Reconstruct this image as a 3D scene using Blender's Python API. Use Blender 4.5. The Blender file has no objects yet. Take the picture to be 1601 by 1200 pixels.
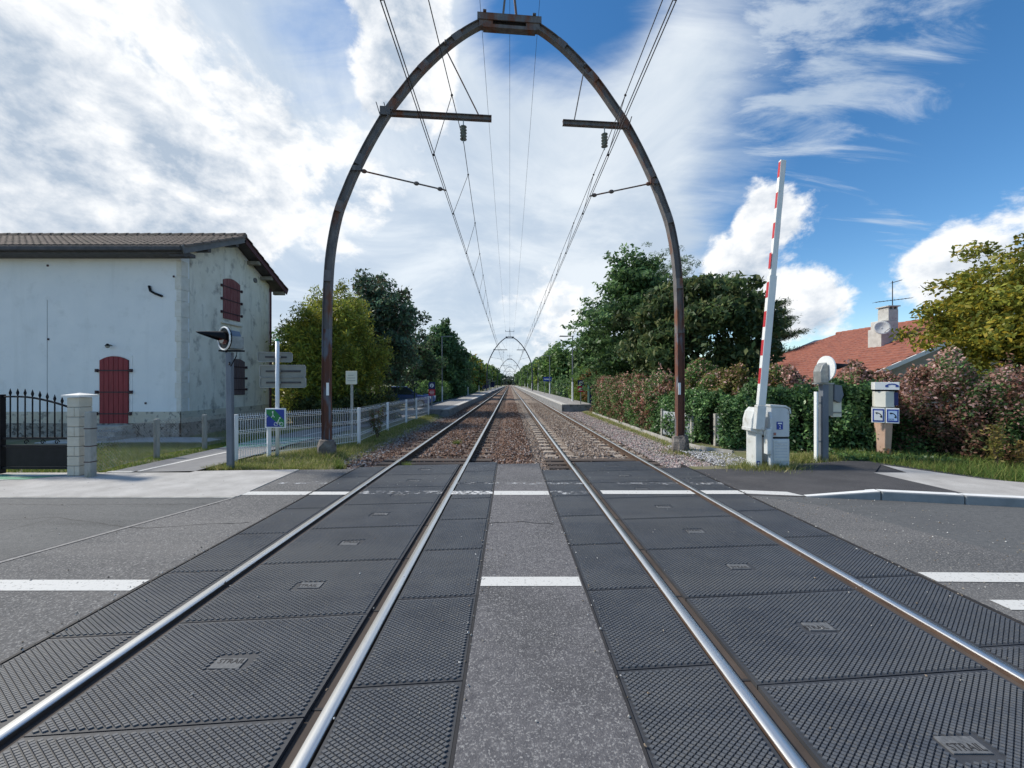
import bpy, math, random
import numpy as np
from mathutils import Vector, Matrix
random.seed(7)
RS = np.random.RandomState(11)
SC = bpy.context.scene
COL = SC.collection
R = math.radians

# ------------------------------------------------------------------ camera
H, F, CX, CY = 1.65, 600.0, 797.0, 600.0        # eye height, focal length and vanishing point in photo pixels
cam_d = bpy.data.cameras.new('camera'); cam = bpy.data.objects.new('camera', cam_d); COL.objects.link(cam)
cam.location = (0, 0, H); cam.rotation_euler = (R(90), 0, 0)
cam_d.sensor_fit = 'HORIZONTAL'; cam_d.sensor_width = 36.0; cam_d.lens = 36.0 * F / 1601
cam_d.shift_x = (800.5 - CX) / 1601; cam_d.clip_start = 0.05; cam_d.clip_end = 6000
SC.camera = cam

def G(px, py, z=0.0):                            # pixel of a point standing at height z -> (x, y)
    y = F * (H - z) / (py - CY); return ((px - CX) / F * y, y)
def AT(px, py, y):                               # pixel at a known distance -> (x, z)
    return ((px - CX) / F * y, H - (py - CY) / F * y)

# ------------------------------------------------------------------ sky and sun
SUN_AZ, SUN_EL = R(-76), R(44)                   # from +Y towards -X
world = bpy.data.worlds.new('World'); SC.world = world; world.use_nodes = True
sdir_w = Vector((math.sin(SUN_AZ)*math.cos(SUN_EL), math.cos(SUN_AZ)*math.cos(SUN_EL), math.sin(SUN_EL)))
def build_world():
    nt = world.node_tree; N = nt.nodes; L = nt.links; N.clear()
    def nd(t, **k):
        n = N.new(t)
        for a, b in k.items(): setattr(n, a, b)
        return n
    def math_(op, a, b=None, c=None, clamp=False):
        n = nd('ShaderNodeMath', operation=op, use_clamp=clamp)
        for i, v in enumerate((a, b, c)):
            if v is None: continue
            if isinstance(v, (int, float)): n.inputs[i].default_value = v
            else: L.new(v, n.inputs[i])
        return n.outputs[0]
    def smooth(v, lo, hi):
        n = nd('ShaderNodeMapRange', interpolation_type='SMOOTHSTEP')
        L.new(v, n.inputs['Value']); n.inputs['From Min'].default_value = lo; n.inputs['From Max'].default_value = hi
        return n.outputs[0]
    tc = nd('ShaderNodeTexCoord'); vec = tc.outputs['Generated']
    sep = nd('ShaderNodeSeparateXYZ'); L.new(vec, sep.inputs[0])
    dz = math_('MAXIMUM', sep.outputs[2], 0.0)
    den = math_('ADD', dz, 0.22)
    u = math_('DIVIDE', sep.outputs[0], den); v = math_('DIVIDE', sep.outputs[1], den)
    pl = nd('ShaderNodeCombineXYZ'); L.new(u, pl.inputs[0]); L.new(v, pl.inputs[1])
    def noise(vecs, scale, det=8, rough=.55, dist=0.0, off=(0,0,0), sc=(1,1,1), rot=0):
        m = nd('ShaderNodeMapping'); L.new(vecs, m.inputs[0]); m.inputs['Location'].default_value = off
        m.inputs['Scale'].default_value = sc; m.inputs['Rotation'].default_value = (0, 0, rot)
        n = nd('ShaderNodeTexNoise'); L.new(m.outputs[0], n.inputs['Vector'])
        n.inputs['Scale'].default_value = scale; n.inputs['Detail'].default_value = det
        n.inputs['Roughness'].default_value = rough; n.inputs['Distortion'].default_value = dist
        return n.outputs['Fac']
    def lobe(px, py, size, amp, sq=1.0):
        d = Vector(((px - CX) / F, 1, (CY - py) / F)).normalized()
        n = nd('ShaderNodeVectorMath', operation='DOT_PRODUCT'); L.new(vec, n.inputs[0]); n.inputs[1].default_value = d
        s = smooth(n.outputs['Value'], math.cos(R(size)), 1.0)
        return math_('MULTIPLY', s, amp)
    def total(lobes, base):
        acc = base
        for l in lobes: acc = math_('ADD', acc, lobe(*l))
        return acc
    # clear sky
    sky = nd('ShaderNodeTexSky', sky_type='NISHITA'); sky.sun_disc = False
    sky.sun_elevation = SUN_EL; sky.sun_rotation = SUN_AZ
    sky.air_density = 1.0; sky.dust_density = 0.15; sky.ozone_density = 1.4; sky.altitude = 20
    hsv = nd('ShaderNodeHueSaturation'); hsv.inputs['Saturation'].default_value = 1.32; hsv.inputs['Value'].default_value = 0.95
    L.new(sky.outputs[0], hsv.inputs['Color'])
    b_sky = nd('ShaderNodeBackground'); L.new(hsv.outputs[0], b_sky.inputs[0]); b_sky.inputs[1].default_value = 0.10
    # high thin veil
    n1 = noise(pl.outputs[0], 1.1, 9, .58, 0.9, off=(3.1, 1.7, 0), sc=(1.0, 1.9, 1), rot=R(32))
    n1b = noise(pl.outputs[0], 5.0, 8, .62, 0.6, off=(1.3, 4.2, 0), sc=(.55, 2.2, 1), rot=R(38))
    n1 = math_('ADD', n1, math_('MULTIPLY', math_('SUBTRACT', n1b, .5), .35))
    veil_bias = total([(300, 250, 48, .62), (780, 400, 30, .55), (1010, 270, 24, .42), (1180, 110, 14, .14), (1100, 40, 12, .1), (600, 560, 34, .30),
                       (520, 70, 12, -.42), (880, 60, 13, -.36), (1560, 180, 32, -.50), (1450, 430, 18, -.2)], -.02)
    veil = smooth(math_('ADD', n1, veil_bias), .38, .95)
    cir_n = noise(pl.outputs[0], 3.2, 10, .66, 1.1, off=(4.4, .9, 0), sc=(.45, 2.0, 1), rot=R(40))
    cir = smooth(math_('ADD', cir_n, total([(1300, 150, 14, .17), (1210, 70, 13, .10), (1400, 60, 9, .10), (1080, 60, 12, .06), (1430, 340, 5, .1)], -.18)), .46, .72)
    veil = math_('MAXIMUM', math_('MULTIPLY', veil, .93), math_('MULTIPLY', cir, .72))
    # cumulus
    def cnoise(k):
        o = sdir_w * (.05*k)
        a_ = noise(vec, 3.1, 11, .60, .25, off=(.35+o[0], .2+o[1], o[2]*1.5), sc=(1,1,1.5))
        b_ = noise(vec, 10.0, 9, .62, .2, off=(2.0+o[0], o[1], o[2]*1.4), sc=(1,1,1.4))
        return math_('ADD', math_('MULTIPLY', a_, .52), math_('MULTIPLY', b_, .48))
    n2 = cnoise(0); n2s = cnoise(1)
    cum_bias = total([(1235, 275, 8, .30), (1180, 290, 5, .06), (1235, 405, 11, .33), (1300, 500, 7, .16), (1160, 400, 7, .1), (1560, 350, 10, .40), (1480, 450, 6, .2), (1320, 150, 8, .12),
                      (60, 90, 34, .16), (250, 170, 16, .10), (640, 70, 10, .30), (590, 20, 9, .2), (90, 310, 16, .27), (350, 335, 9, .22), (640, 235, 11, .16), (860, 500, 11, .17), (720, 440, 8, .1), (500, 300, 10, .06),
                      (1480, 160, 24, -.3), (505, 60, 7, -.25), (930, 110, 20, -.20)], -.05)
    dens = math_('ADD', n2, cum_bias)
    cum = smooth(dens, .595, .70)
    # modelling: greyer where more cloud lies towards the sun, whiter where there is less
    lit = math_('MULTIPLY', math_('SUBTRACT', n2s, n2), 5.5)
    core = math_('MULTIPLY', smooth(dens, .64, .95), .55)
    shade = math_('ADD', math_('ADD', lit, core), .02, clamp=True)
    mixc = nd('ShaderNodeMix', data_type='RGBA'); L.new(shade, mixc.inputs['Factor'])
    mixc.inputs[6].default_value = (.97, .985, 1.0, 1); mixc.inputs[7].default_value = (.44, .53, .65, 1)
    b_cum = nd('ShaderNodeBackground'); L.new(mixc.outputs[2], b_cum.inputs[0]); b_cum.inputs[1].default_value = .62
    mixv = nd('ShaderNodeMix', data_type='RGBA'); 
    n4 = noise(pl.outputs[0], 1.6, 7, .6, .5, off=(7, 2, 0)); L.new(smooth(n4, .35, .68), mixv.inputs['Factor'])
    mixv.inputs[6].default_value = (.56, .66, .78, 1); mixv.inputs[7].default_value = (.86, .92, .97, 1)
    b_veil = nd('ShaderNodeBackground'); L.new(mixv.outputs[2], b_veil.inputs[0]); b_veil.inputs[1].default_value = .60
    m1 = nd('ShaderNodeMixShader'); L.new(veil, m1.inputs[0]); L.new(b_sky.outputs[0], m1.inputs[1]); L.new(b_veil.outputs[0], m1.inputs[2])
    m2 = nd('ShaderNodeMixShader'); L.new(cum, m2.inputs[0]); L.new(m1.outputs[0], m2.inputs[1]); L.new(b_cum.outputs[0], m2.inputs[2])
    out = nd('ShaderNodeOutputWorld'); L.new(m2.outputs[0], out.inputs[0])
build_world()
sun_d = bpy.data.lights.new('sun', 'SUN'); sun = bpy.data.objects.new('sun', sun_d); COL.objects.link(sun)
sun_d.energy = 2.9; sun_d.angle = R(7); sun_d.color = (1.0, .93, .82)
sdir = Vector((math.sin(SUN_AZ) * math.cos(SUN_EL), math.cos(SUN_AZ) * math.cos(SUN_EL), math.sin(SUN_EL)))
sun.rotation_euler = sdir.to_track_quat('Z', 'Y').to_euler()
SC.view_settings.view_transform = 'Standard'; SC.view_settings.look = 'None'
SC.view_settings.exposure = 0.78; SC.view_settings.gamma = 1.0; SC.view_settings.use_curve_mapping = False

# ------------------------------------------------------------------ helpers
def lin(r, g, b):
    f = lambda c: (c / 255 / 12.92) if c / 255 <= .04045 else ((c / 255 + .055) / 1.055) ** 2.4
    return (f(r), f(g), f(b))
MATS = {}
def mat(name, c1, c2=None, scale=6.0, rough=.8, metal=0.0, bump=0.0, bscale=None, c3=None, s3=2.0, lo3=.55, hi3=.7, det=6, lo=.35, hi=.65, spec=.4, stretch=(1, 1, 1), bdist=.02, grain=None, gscale=250, world=False, c4=None, s4=1.0, st4=(1,1,1), lo4=.5, hi4=.75):
    if name in MATS: return MATS[name]
    m = bpy.data.materials.new(name); m.use_nodes = True; nt = m.node_tree; N, L = nt.nodes, nt.links
    p = N['Principled BSDF']; p.inputs['Roughness'].default_value = rough; p.inputs['Metallic'].default_value = metal
    p.inputs['Specular IOR Level'].default_value = spec
    tc = N.new('ShaderNodeTexCoord'); mp = N.new('ShaderNodeMapping'); src = tc.outputs['Object']
    if world: src = N.new('ShaderNodeNewGeometry').outputs['Position']
    L.new(src, mp.inputs[0]); mp.inputs['Scale'].default_value = stretch
    def noise(s, d=det):
        n = N.new('ShaderNodeTexNoise'); n.inputs['Scale'].default_value = s; n.inputs['Detail'].default_value = d
        n.inputs['Roughness'].default_value = .6; L.new(mp.outputs[0], n.inputs['Vector']); return n.outputs['Fac']
    def rng(v, a, b):
        r = N.new('ShaderNodeMapRange'); L.new(v, r.inputs[0]); r.inputs[1].default_value = a; r.inputs[2].default_value = b; return r.outputs[0]
    def mix(f, a, b):
        x = N.new('ShaderNodeMix'); x.data_type = 'RGBA'; L.new(f, x.inputs[0])
        for i, q in ((6, a), (7, b)):
            if isinstance(q, tuple): x.inputs[i].default_value = (*q, 1)
            else: L.new(q, x.inputs[i])
        return x.outputs[2]
    colr = None
    if c2 is not None: colr = mix(rng(noise(scale), lo, hi), c1, c2)
    if c3 is not None: colr = mix(rng(noise(s3), lo3, hi3), colr if colr is not None else c1, c3)
    if c4 is not None:
        m4 = N.new('ShaderNodeMapping'); L.new(src, m4.inputs[0]); m4.inputs['Scale'].default_value = st4; m4.inputs['Location'].default_value = (3.3, 1.7, .4)
        n4 = N.new('ShaderNodeTexNoise'); n4.inputs['Scale'].default_value = s4; n4.inputs['Detail'].default_value = 9; n4.inputs['Roughness'].default_value = .62; L.new(m4.outputs[0], n4.inputs['Vector'])
        colr = mix(rng(n4.outputs['Fac'], lo4, hi4), colr if colr is not None else c1, c4)
    if grain is not None: colr = mix(rng(noise(gscale, 2), .52, .72), colr if colr is not None else c1, grain)
    if colr is None: p.inputs['Base Color'].default_value = (*c1, 1)
    else: L.new(colr, p.inputs['Base Color'])
    if bump > 0:
        b = N.new('ShaderNodeBump'); b.inputs['Strength'].default_value = bump; b.inputs['Distance'].default_value = bdist
        L.new(noise(bscale or scale * 4), b.inputs['Height']); L.new(b.outputs[0], p.inputs['Normal'])
    MATS[name] = m; return m
def leaf_mat(name, rough=.5, trans=.42):
    if name in MATS: return MATS[name]
    m = bpy.data.materials.new(name); m.use_nodes = True; nt = m.node_tree; N, L = nt.nodes, nt.links
    p = N['Principled BSDF']; p.inputs['Roughness'].default_value = rough; p.inputs['Specular IOR Level'].default_value = .3
    a = N.new('ShaderNodeAttribute'); a.attribute_name = 'col'; L.new(a.outputs['Color'], p.inputs['Base Color'])
    t = N.new('ShaderNodeBsdfTranslucent'); L.new(a.outputs['Color'], t.inputs[0])
    x = N.new('ShaderNodeMixShader'); x.inputs[0].default_value = trans
    L.new(p.outputs[0], x.inputs[1]); L.new(t.outputs[0], x.inputs[2]); L.new(x.outputs[0], N['Material Output'].inputs[0])
    MATS[name] = m; return m
def paint_mat(name, colr, wear=.5, scale=14):      # worn road paint: where it has gone the surface below shows
    if name in MATS: return MATS[name]
    m = bpy.data.materials.new(name); m.use_nodes = True; nt = m.node_tree; N, L = nt.nodes, nt.links
    p = N['Principled BSDF']; p.inputs['Base Color'].default_value = (*colr, 1); p.inputs['Roughness'].default_value = .8
    tc = N.new('ShaderNodeTexCoord'); n = N.new('ShaderNodeTexNoise'); n.inputs['Scale'].default_value = scale; n.inputs['Detail'].default_value = 10; n.inputs['Roughness'].default_value = .75
    L.new(tc.outputs['Object'], n.inputs['Vector'])
    r = N.new('ShaderNodeMapRange'); L.new(n.outputs['Fac'], r.inputs[0]); r.inputs[1].default_value = wear - .06; r.inputs[2].default_value = wear + .06
    t = N.new('ShaderNodeBsdfTransparent'); x = N.new('ShaderNodeMixShader'); L.new(r.outputs[0], x.inputs[0])
    L.new(t.outputs[0], x.inputs[1]); L.new(p.outputs[0], x.inputs[2]); L.new(x.outputs[0], N['Material Output'].inputs[0])
    MATS[name] = m; return m

class MB:
    def __init__(s): s.v = []; s.f = []
    def add(s, vs, fs):
        o = len(s.v); s.v += [tuple(v) for v in vs]; s.f += [tuple(i + o for i in f) for f in fs]; return s
    def box(s, x0, x1, y0, y1, z0, z1):
        return s.add([(x0,y0,z0),(x1,y0,z0),(x1,y1,z0),(x0,y1,z0),(x0,y0,z1),(x1,y0,z1),(x1,y1,z1),(x0,y1,z1)],
                     [(0,3,2,1),(4,5,6,7),(0,1,5,4),(1,2,6,5),(2,3,7,6),(3,0,4,7)])
    def obox(s, c, size, rot):
        hx, hy, hz = size[0]/2, size[1]/2, size[2]/2; c = Vector(c)
        pts = [c + rot @ Vector(p) for p in [(-hx,-hy,-hz),(hx,-hy,-hz),(hx,hy,-hz),(-hx,hy,-hz),(-hx,-hy,hz),(hx,-hy,hz),(hx,hy,hz),(-hx,hy,hz)]]
        return s.add(pts, [(0,3,2,1),(4,5,6,7),(0,1,5,4),(1,2,6,5),(2,3,7,6),(3,0,4,7)])
    def beam(s, p0, p1, w, h, up=(0,0,1)):
        p0, p1 = Vector(p0), Vector(p1); d = (p1 - p0); l = d.length; d.normalize(); u = Vector(up)
        if abs(d.dot(u)) > .99: u = Vector((0,1,0))
        a = d.cross(u).normalized(); b = a.cross(d).normalized()
        return s.obox((p0+p1)/2, (w, l, h), Matrix((a, d, b)).transposed())
    def cyl(s, p0, p1, r0, r1=None, n=12, caps=True):
        if r1 is None: r1 = r0
        p0, p1 = Vector(p0), Vector(p1); d = (p1-p0).normalized(); u = Vector((0,0,1)) if abs(d.z) < .9 else Vector((1,0,0))
        a = d.cross(u).normalized(); b = d.cross(a); vs = []; fs = []
        for p, r in ((p0,r0),(p1,r1)):
            for i in range(n):
                t = 2*math.pi*i/n; vs.append(p + a*(r*math.cos(t)) + b*(r*math.sin(t)))
        for i in range(n): j = (i+1) % n; fs.append((i, j, n+j, n+i))
        if caps: fs.append(tuple(range(n-1,-1,-1))); fs.append(tuple(range(n,2*n)))
        return s.add(vs, fs)
    def tube(s, pts, rad, n=6, caps=True):
        pts = [Vector(p) for p in pts]; k = len(pts); vs = []; fs = []
        rads = rad if isinstance(rad, (list, tuple)) else [rad]*k
        for i, p in enumerate(pts):
            d = (pts[min(i+1,k-1)] - pts[max(i-1,0)]).normalized(); u = Vector((0,0,1)) if abs(d.z) < .95 else Vector((1,0,0))
            a = d.cross(u).normalized(); b = d.cross(a)
            for j in range(n):
                t = 2*math.pi*j/n; vs.append(p + a*(rads[i]*math.cos(t)) + b*(rads[i]*math.sin(t)))
        for i in range(k-1):
            for j in range(n): q = (j+1) % n; fs.append((i*n+j, i*n+q, (i+1)*n+q, (i+1)*n+j))
        if caps: fs.append(tuple(range(n-1,-1,-1))); fs.append(tuple(range((k-1)*n, k*n)))
        return s.add(vs, fs)
    def prism(s, poly, z0, z1):                    # polygon in xy
        n = len(poly); vs = [(x,y,z0) for x,y in poly] + [(x,y,z1) for x,y in poly]
        return s.add(vs, [tuple(range(n-1,-1,-1)), tuple(range(n,2*n))] + [(i,(i+1)%n,n+(i+1)%n,n+i) for i in range(n)])
    def prism_y(s, poly, y0, y1):                  # polygon in xz, along y
        n = len(poly); vs = [(x,y0,z) for x,z in poly] + [(x,y1,z) for x,z in poly]
        return s.add(vs, [tuple(range(n)), tuple(range(2*n-1,n-1,-1))] + [((i+1)%n,i,n+i,n+(i+1)%n) for i in range(n)])
    def prism_x(s, poly, x0, x1):                  # polygon in yz, along x
        n = len(poly); vs = [(x0,y,z) for y,z in poly] + [(x1,y,z) for y,z in poly]
        return s.add(vs, [tuple(range(n-1,-1,-1)), tuple(range(n,2*n))] + [(i,(i+1)%n,n+(i+1)%n,n+i) for i in range(n)])
    def sheet(s, pts): return s.add(pts, [tuple(range(len(pts)))])
    def sphere(s, c, r, n=10, m=6, sq=(1,1,1)):
        vs = []; fs = []
        for i in range(m+1):
            t = math.pi*i/m
            for j in range(n):
                p = 2*math.pi*j/n; vs.append((c[0]+r*sq[0]*math.sin(t)*math.cos(p), c[1]+r*sq[1]*math.sin(t)*math.sin(p), c[2]+r*sq[2]*math.cos(t)))
        for i in range(m):
            for j in range(n): q = (j+1)%n; fs.append((i*n+j, (i+1)*n+j, (i+1)*n+q, i*n+q))
        return s.add(vs, fs)
    def mesh(s, name):
        me = bpy.data.meshes.new(name); me.from_pydata(s.v, [], s.f); me.validate(); me.update(); return me
    def build(s, name, m, parent=None, smooth=False, bevel=0, loc=None):
        me = s.mesh(name); me.materials.append(m); return link(name, me, parent, smooth, bevel, loc)
def link(name, me, parent=None, smooth=False, bevel=0, loc=None):
    o = bpy.data.objects.new(name, me); COL.objects.link(o)
    if parent: o.parent = parent
    if loc: o.location = loc
    if smooth: me.polygons.foreach_set('use_smooth', [True]*len(me.polygons))
    if bevel:
        b = o.modifiers.new('bevel', 'BEVEL'); b.width = bevel; b.segments = 2; b.limit_method = 'ANGLE'
    return o
def tag(o, label=None, cat=None, group=None, kind=None):
    if label: o['label'] = label
    if cat: o['category'] = cat
    if group: o['group'] = group
    if kind: o['kind'] = kind
    return o
def thing(name, label, cat, loc=(0,0,0), rz=0, group=None):
    o = bpy.data.objects.new(name, None); COL.objects.link(o); o.location = loc; o.rotation_euler = (0,0,rz); o.empty_display_size = .1
    return tag(o, label, cat, group)
def copy_tree(o, parent=None):
    c = o.copy(); COL.objects.link(c); c.parent = parent
    for ch in [k for k in o.children]: copy_tree(ch, c)
    return c
def text_mesh(body, size, thick=.001):
    cu = bpy.data.curves.new('t', 'FONT'); cu.body = body; cu.size = size; cu.align_x = 'CENTER'; cu.align_y = 'CENTER'; cu.extrude = thick; cu.resolution_u = 3
    o = bpy.data.objects.new('t', cu); COL.objects.link(o); dg = bpy.context.evaluated_depsgraph_get(); dg.update()
    me = bpy.data.meshes.new_from_object(o.evaluated_get(dg)); bpy.data.objects.remove(o); return me
def np_mesh(name, V, faces_n, cols=None):
    """V (N*faces_n,3): consecutive groups of faces_n verts make one face"""
    n = len(V); nf = n // faces_n; me = bpy.data.meshes.new(name)
    me.vertices.add(n); me.vertices.foreach_set('co', np.ascontiguousarray(V, dtype=np.float32).ravel())
    me.loops.add(n); me.loops.foreach_set('vertex_index', np.arange(n, dtype=np.int32))
    me.polygons.add(nf); me.polygons.foreach_set('loop_start', np.arange(0, n, faces_n, dtype=np.int32))
    me.update(calc_edges=True)
    if cols is not None:
        at = me.color_attributes.new('col', 'FLOAT_COLOR', 'POINT')
        c4 = np.ones((n,4), dtype=np.float32); c4[:, :3] = np.repeat(cols, faces_n, axis=0); at.data.foreach_set('color', c4.ravel())
    return me

# ------------------------------------------------------------------ materials
M_road = mat('asphalt_old', (.075,.075,.078), (.15,.146,.143), 26, .88, bump=.7, bscale=120, bdist=.008, c3=(.070,.073,.076), s3=.45, lo3=.42, hi3=.72, grain=(.30,.295,.285), gscale=75, lo=.3, hi=.7, c4=(.16,.155,.15), s4=1.0, st4=(.16,1.3,1), lo4=.48, hi4=.78)
M_roadR = mat('asphalt_grey', (.075,.079,.081), (.115,.118,.118), 20, .82, bump=.3, bscale=160, bdist=.005, c3=(.085,.088,.09), s3=.7, lo3=.5, hi3=.7, grain=(.17,.17,.17), gscale=110, c4=(.055,.058,.06), s4=1.0, st4=(.16,1.1,1), lo4=.5, hi4=.7)
M_dark = mat('asphalt_dark', (.042,.041,.044), (.066,.064,.067), 1.7, .85, bump=.4, bscale=150, bdist=.005, grain=(.13,.13,.13), gscale=170)
M_light = mat('pavement_pale', (.34,.33,.315), (.47,.46,.44), 2.3, .9, bump=.4, bscale=90, bdist=.006, grain=(.26,.25,.245), gscale=120)
M_centre = mat('asphalt_centre', (.082,.081,.088), (.125,.122,.128), 18, .85, bump=.8, bscale=110, bdist=.008, grain=(.30,.295,.29), gscale=95, c4=(.062,.062,.066), s4=1.6, st4=(.7,1,1), lo4=.5, hi4=.75)
M_path = mat('path_asphalt', (.18,.18,.185), (.23,.23,.23), 2, .88, bump=.3, bscale=120, bdist=.005)
M_rubber = mat('rubber', (.030,.033,.039), (.048,.051,.058), 2.2, .6, world=True, c3=(.055,.055,.055), s3=1.1, lo3=.52, hi3=.8, bump=.15, bscale=80, bdist=.003, spec=.5)
M_tread = mat('rubber_tread', (.054,.061,.074), (.086,.094,.107), 2.6, .50, world=True, c3=(.105,.108,.110), s3=.7, lo3=.46, hi3=.8, grain=(.13,.125,.115), gscale=60, spec=.55, det=10, c4=(.125,.128,.13), s4=1.1, st4=(.14,1.5,1), lo4=.5, hi4=.76)
M_rubberdark = mat('rubber_dark', (.018,.018,.020), (.035,.033,.034), 4, .7)
M_steel = mat('rail_steel', (.68,.68,.68), (.80,.80,.79), 9, .36, metal=1.0, stretch=(8,.3,1))
M_rust = mat('rail_rust', (.06,.038,.028), (.10,.064,.045), 12, .85, bump=.3)
M_white = mat('paint_white', (.72,.74,.72), (.80,.80,.78), 3, .55, c3=(.52,.50,.42), s3=4, lo3=.62, hi3=.78)
M_fencew = mat('fence_white', (.74,.76,.78), None, rough=.45)
M_red = mat('paint_red', (.52,.035,.045), (.42,.03,.04), 5, .5)
M_blue = mat('sign_blue', (.018,.05,.30), None, rough=.4)
M_blue2 = mat('sign_blue_deep', (.012,.022,.12), None, rough=.4)
M_green = mat('sign_green', (.02,.20,.06), None, rough=.4)
M_signw = mat('sign_white', (.78,.80,.80), None, rough=.4)
M_signred = mat('sign_red', (.50,.015,.04), None, rough=.4)
M_black = mat('black_metal', (.005,.0055,.008), (.010,.010,.014), 8, .55, spec=.2)
M_bluegrey = mat('post_bluegrey', (.12,.14,.17), (.17,.19,.22), 7, .6, c3=(.10,.09,.085), s3=9, lo3=.6, hi3=.75, stretch=(1,1,.25))
M_greymetal = mat('galvanised', (.25,.26,.26), (.36,.37,.36), 8, .5, metal=.4, c3=(.2,.17,.13), s3=6, lo3=.62, hi3=.8)
M_signback = mat('sign_back', (.22,.225,.205), (.27,.275,.25), 4, .6, metal=.2)
M_beige = mat('beige_plate', (.62,.60,.48), (.70,.68,.56), 5, .6)
M_gantry = mat('gantry_steel', (.105,.10,.105), (.17,.158,.155), 9, .75, c3=(.16,.066,.038), s3=3.2, lo3=.5, hi3=.62, bump=.3, bscale=30, stretch=(1,1,.35))
M_gantrylow = mat('gantry_rust', (.15,.058,.036), (.10,.05,.04), 6, .85, c3=(.14,.15,.18), s3=4, lo3=.5, hi3=.6, bump=.4, bscale=30, stretch=(1,1,.3))
M_far = mat('gantry_far', (.10,.10,.115), None, rough=.8)
M_concrete = mat('concrete', (.30,.29,.27), (.42,.41,.38), 4, .9, bump=.5, bscale=30, c3=(.14,.14,.12), s3=3, lo3=.55, hi3=.75)
M_concdark = mat('concrete_dark', (.13,.11,.10), (.24,.22,.20), 7, .92, bump=.8, bscale=20, bdist=.04, c3=(.05,.05,.05), s3=5, lo3=.5, hi3=.65)
M_wire = mat('wire', (.035,.036,.042), None, rough=.6)
M_glass = mat('insulator_glass', (.26,.31,.31), None, rough=.15, spec=.7)
M_ground = mat('ground_soil', (.10,.115,.045), (.20,.18,.10), 1.6, .95, c3=(.22,.205,.185), s3=.9, lo3=.5, hi3=.66, bump=.6, bscale=25, bdist=.03)
M_ballast = mat('ballast', (.125,.075,.052), (.23,.15,.11), 28, .95, bump=1.0, bscale=26, bdist=.08, lo=.4, hi=.6, c3=(.25,.22,.19), s3=30, lo3=.56, hi3=.64)
M_ballastR = mat('ballast_tan', (.19,.145,.11), (.30,.245,.20), 28, .95, bump=1.0, bscale=26, bdist=.08, lo=.4, hi=.6, c3=(.36,.32,.29), s3=30, lo3=.56, hi3=.64)
M_gravel = mat('gravel_grey', (.24,.225,.215), (.38,.35,.335), 26, .95, bump=1.0, bscale=26, bdist=.05, c3=(.15,.14,.10), s3=3, lo3=.52, hi3=.7)
M_timber = mat('timber_dark', (.055,.042,.036), (.10,.082,.07), 10, .9, stretch=(.5,6,3), bump=.4)
M_sleeperL = mat('sleeper_brown', (.10,.072,.056), (.16,.12,.095), 8, .9, bump=.4)
M_sleeperR = mat('sleeper_grey', (.27,.23,.19), (.36,.31,.26), 8, .9, bump=.3)
M_wallf = mat('render_white', (.74,.76,.77), (.80,.81,.81), 1.2, .85, c3=(.62,.635,.63), s3=2.2, lo3=.55, hi3=.85, bump=.25, bscale=14, bdist=.02, c4=(.64,.655,.65), s4=1.4, st4=(1.6,1.6,.14), lo4=.55, hi4=.9, det=10)
M_wallg = mat('render_stained', (.68,.655,.57), (.79,.77,.69), 1.5, .9, c3=(.30,.29,.265), s3=2.1, lo3=.54, hi3=.70, c4=(.40,.39,.355), s4=1.8, st4=(2,2,.22), lo4=.55, hi4=.75, bump=.3, bscale=18, bdist=.02, stretch=(1,1.2,.8), det=11)
M_plinth = mat('plinth_stone', (.50,.46,.37), (.60,.56,.47), 2.5, .9, c3=(.26,.25,.22), s3=5, lo3=.54, hi3=.62, bump=.5, bscale=12)
M_rubble = mat('rubble', (.22,.205,.18), (.36,.34,.30), 9, .95, bump=.9, bscale=12, bdist=.05, c3=(.09,.085,.075), s3=8, lo3=.52, hi3=.6)
M_quoin = mat('quoin_stone', (.62,.595,.53), (.70,.685,.64), 4, .9, c3=(.48,.45,.38), s3=5, lo3=.6, hi3=.75, bump=.3)
M_shutter = mat('shutter_red', (.19,.018,.024), (.27,.03,.038), 4, .6, stretch=(6,6,.5), bump=.2)
M_shutter2 = mat('shutter_faded', (.17,.045,.05), (.25,.10,.10), 5, .7, stretch=(6,6,.5), bump=.2, c3=(.30,.24,.22), s3=6, lo3=.6, hi3=.75)
M_shutter3 = mat('shutter_grey', (.10,.07,.075), (.15,.115,.12), 5, .7, stretch=(6,6,.5))
M_iron = mat('hinge_iron', (.05,.025,.03), None, rough=.7)
M_tileb = mat('tile_brown', (.125,.095,.075), (.20,.15,.12), 7, .9, c3=(.085,.08,.06), s3=2.2, lo3=.52, hi3=.7, bump=.3)
M_tiler = mat('tile_red', (.235,.082,.058), (.315,.125,.085), 3.5, .85, c3=(.17,.075,.06), s3=5, lo3=.5, hi3=.68, bump=.3)
M_eaves = mat('eaves_wood', (.050,.048,.052), (.085,.08,.085), 7, .7)
M_verge = mat('verge_wood', (.115,.12,.13), (.16,.16,.165), 4, .7)
M_purlin = mat('purlin', (.20,.185,.155), (.28,.26,.22), 7, .8)
M_soffit = mat('soffit_red', (.085,.038,.045), None, rough=.8)
M_block = mat('pillar_block', (.50,.47,.39), (.58,.55,.47), 4, .9, bump=.3, bscale=40, c3=(.36,.34,.28), s3=3, lo3=.6, hi3=.8)
M_cap = mat('pillar_cap', (.70,.69,.65), (.76,.75,.71), 4, .8)
M_mortar = mat('mortar', (.20,.19,.165), None, rough=.95)
M_oldpost = mat('old_concrete_post', (.26,.265,.25), (.36,.365,.34), 5, .9, c3=(.14,.15,.11), s3=4, lo3=.52, hi3=.68, bump=.5, bscale=25, stretch=(1,1,.4))
M_chain = mat('chain_wire', (.42,.41,.39), (.24,.19,.15), 6, .7)
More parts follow.
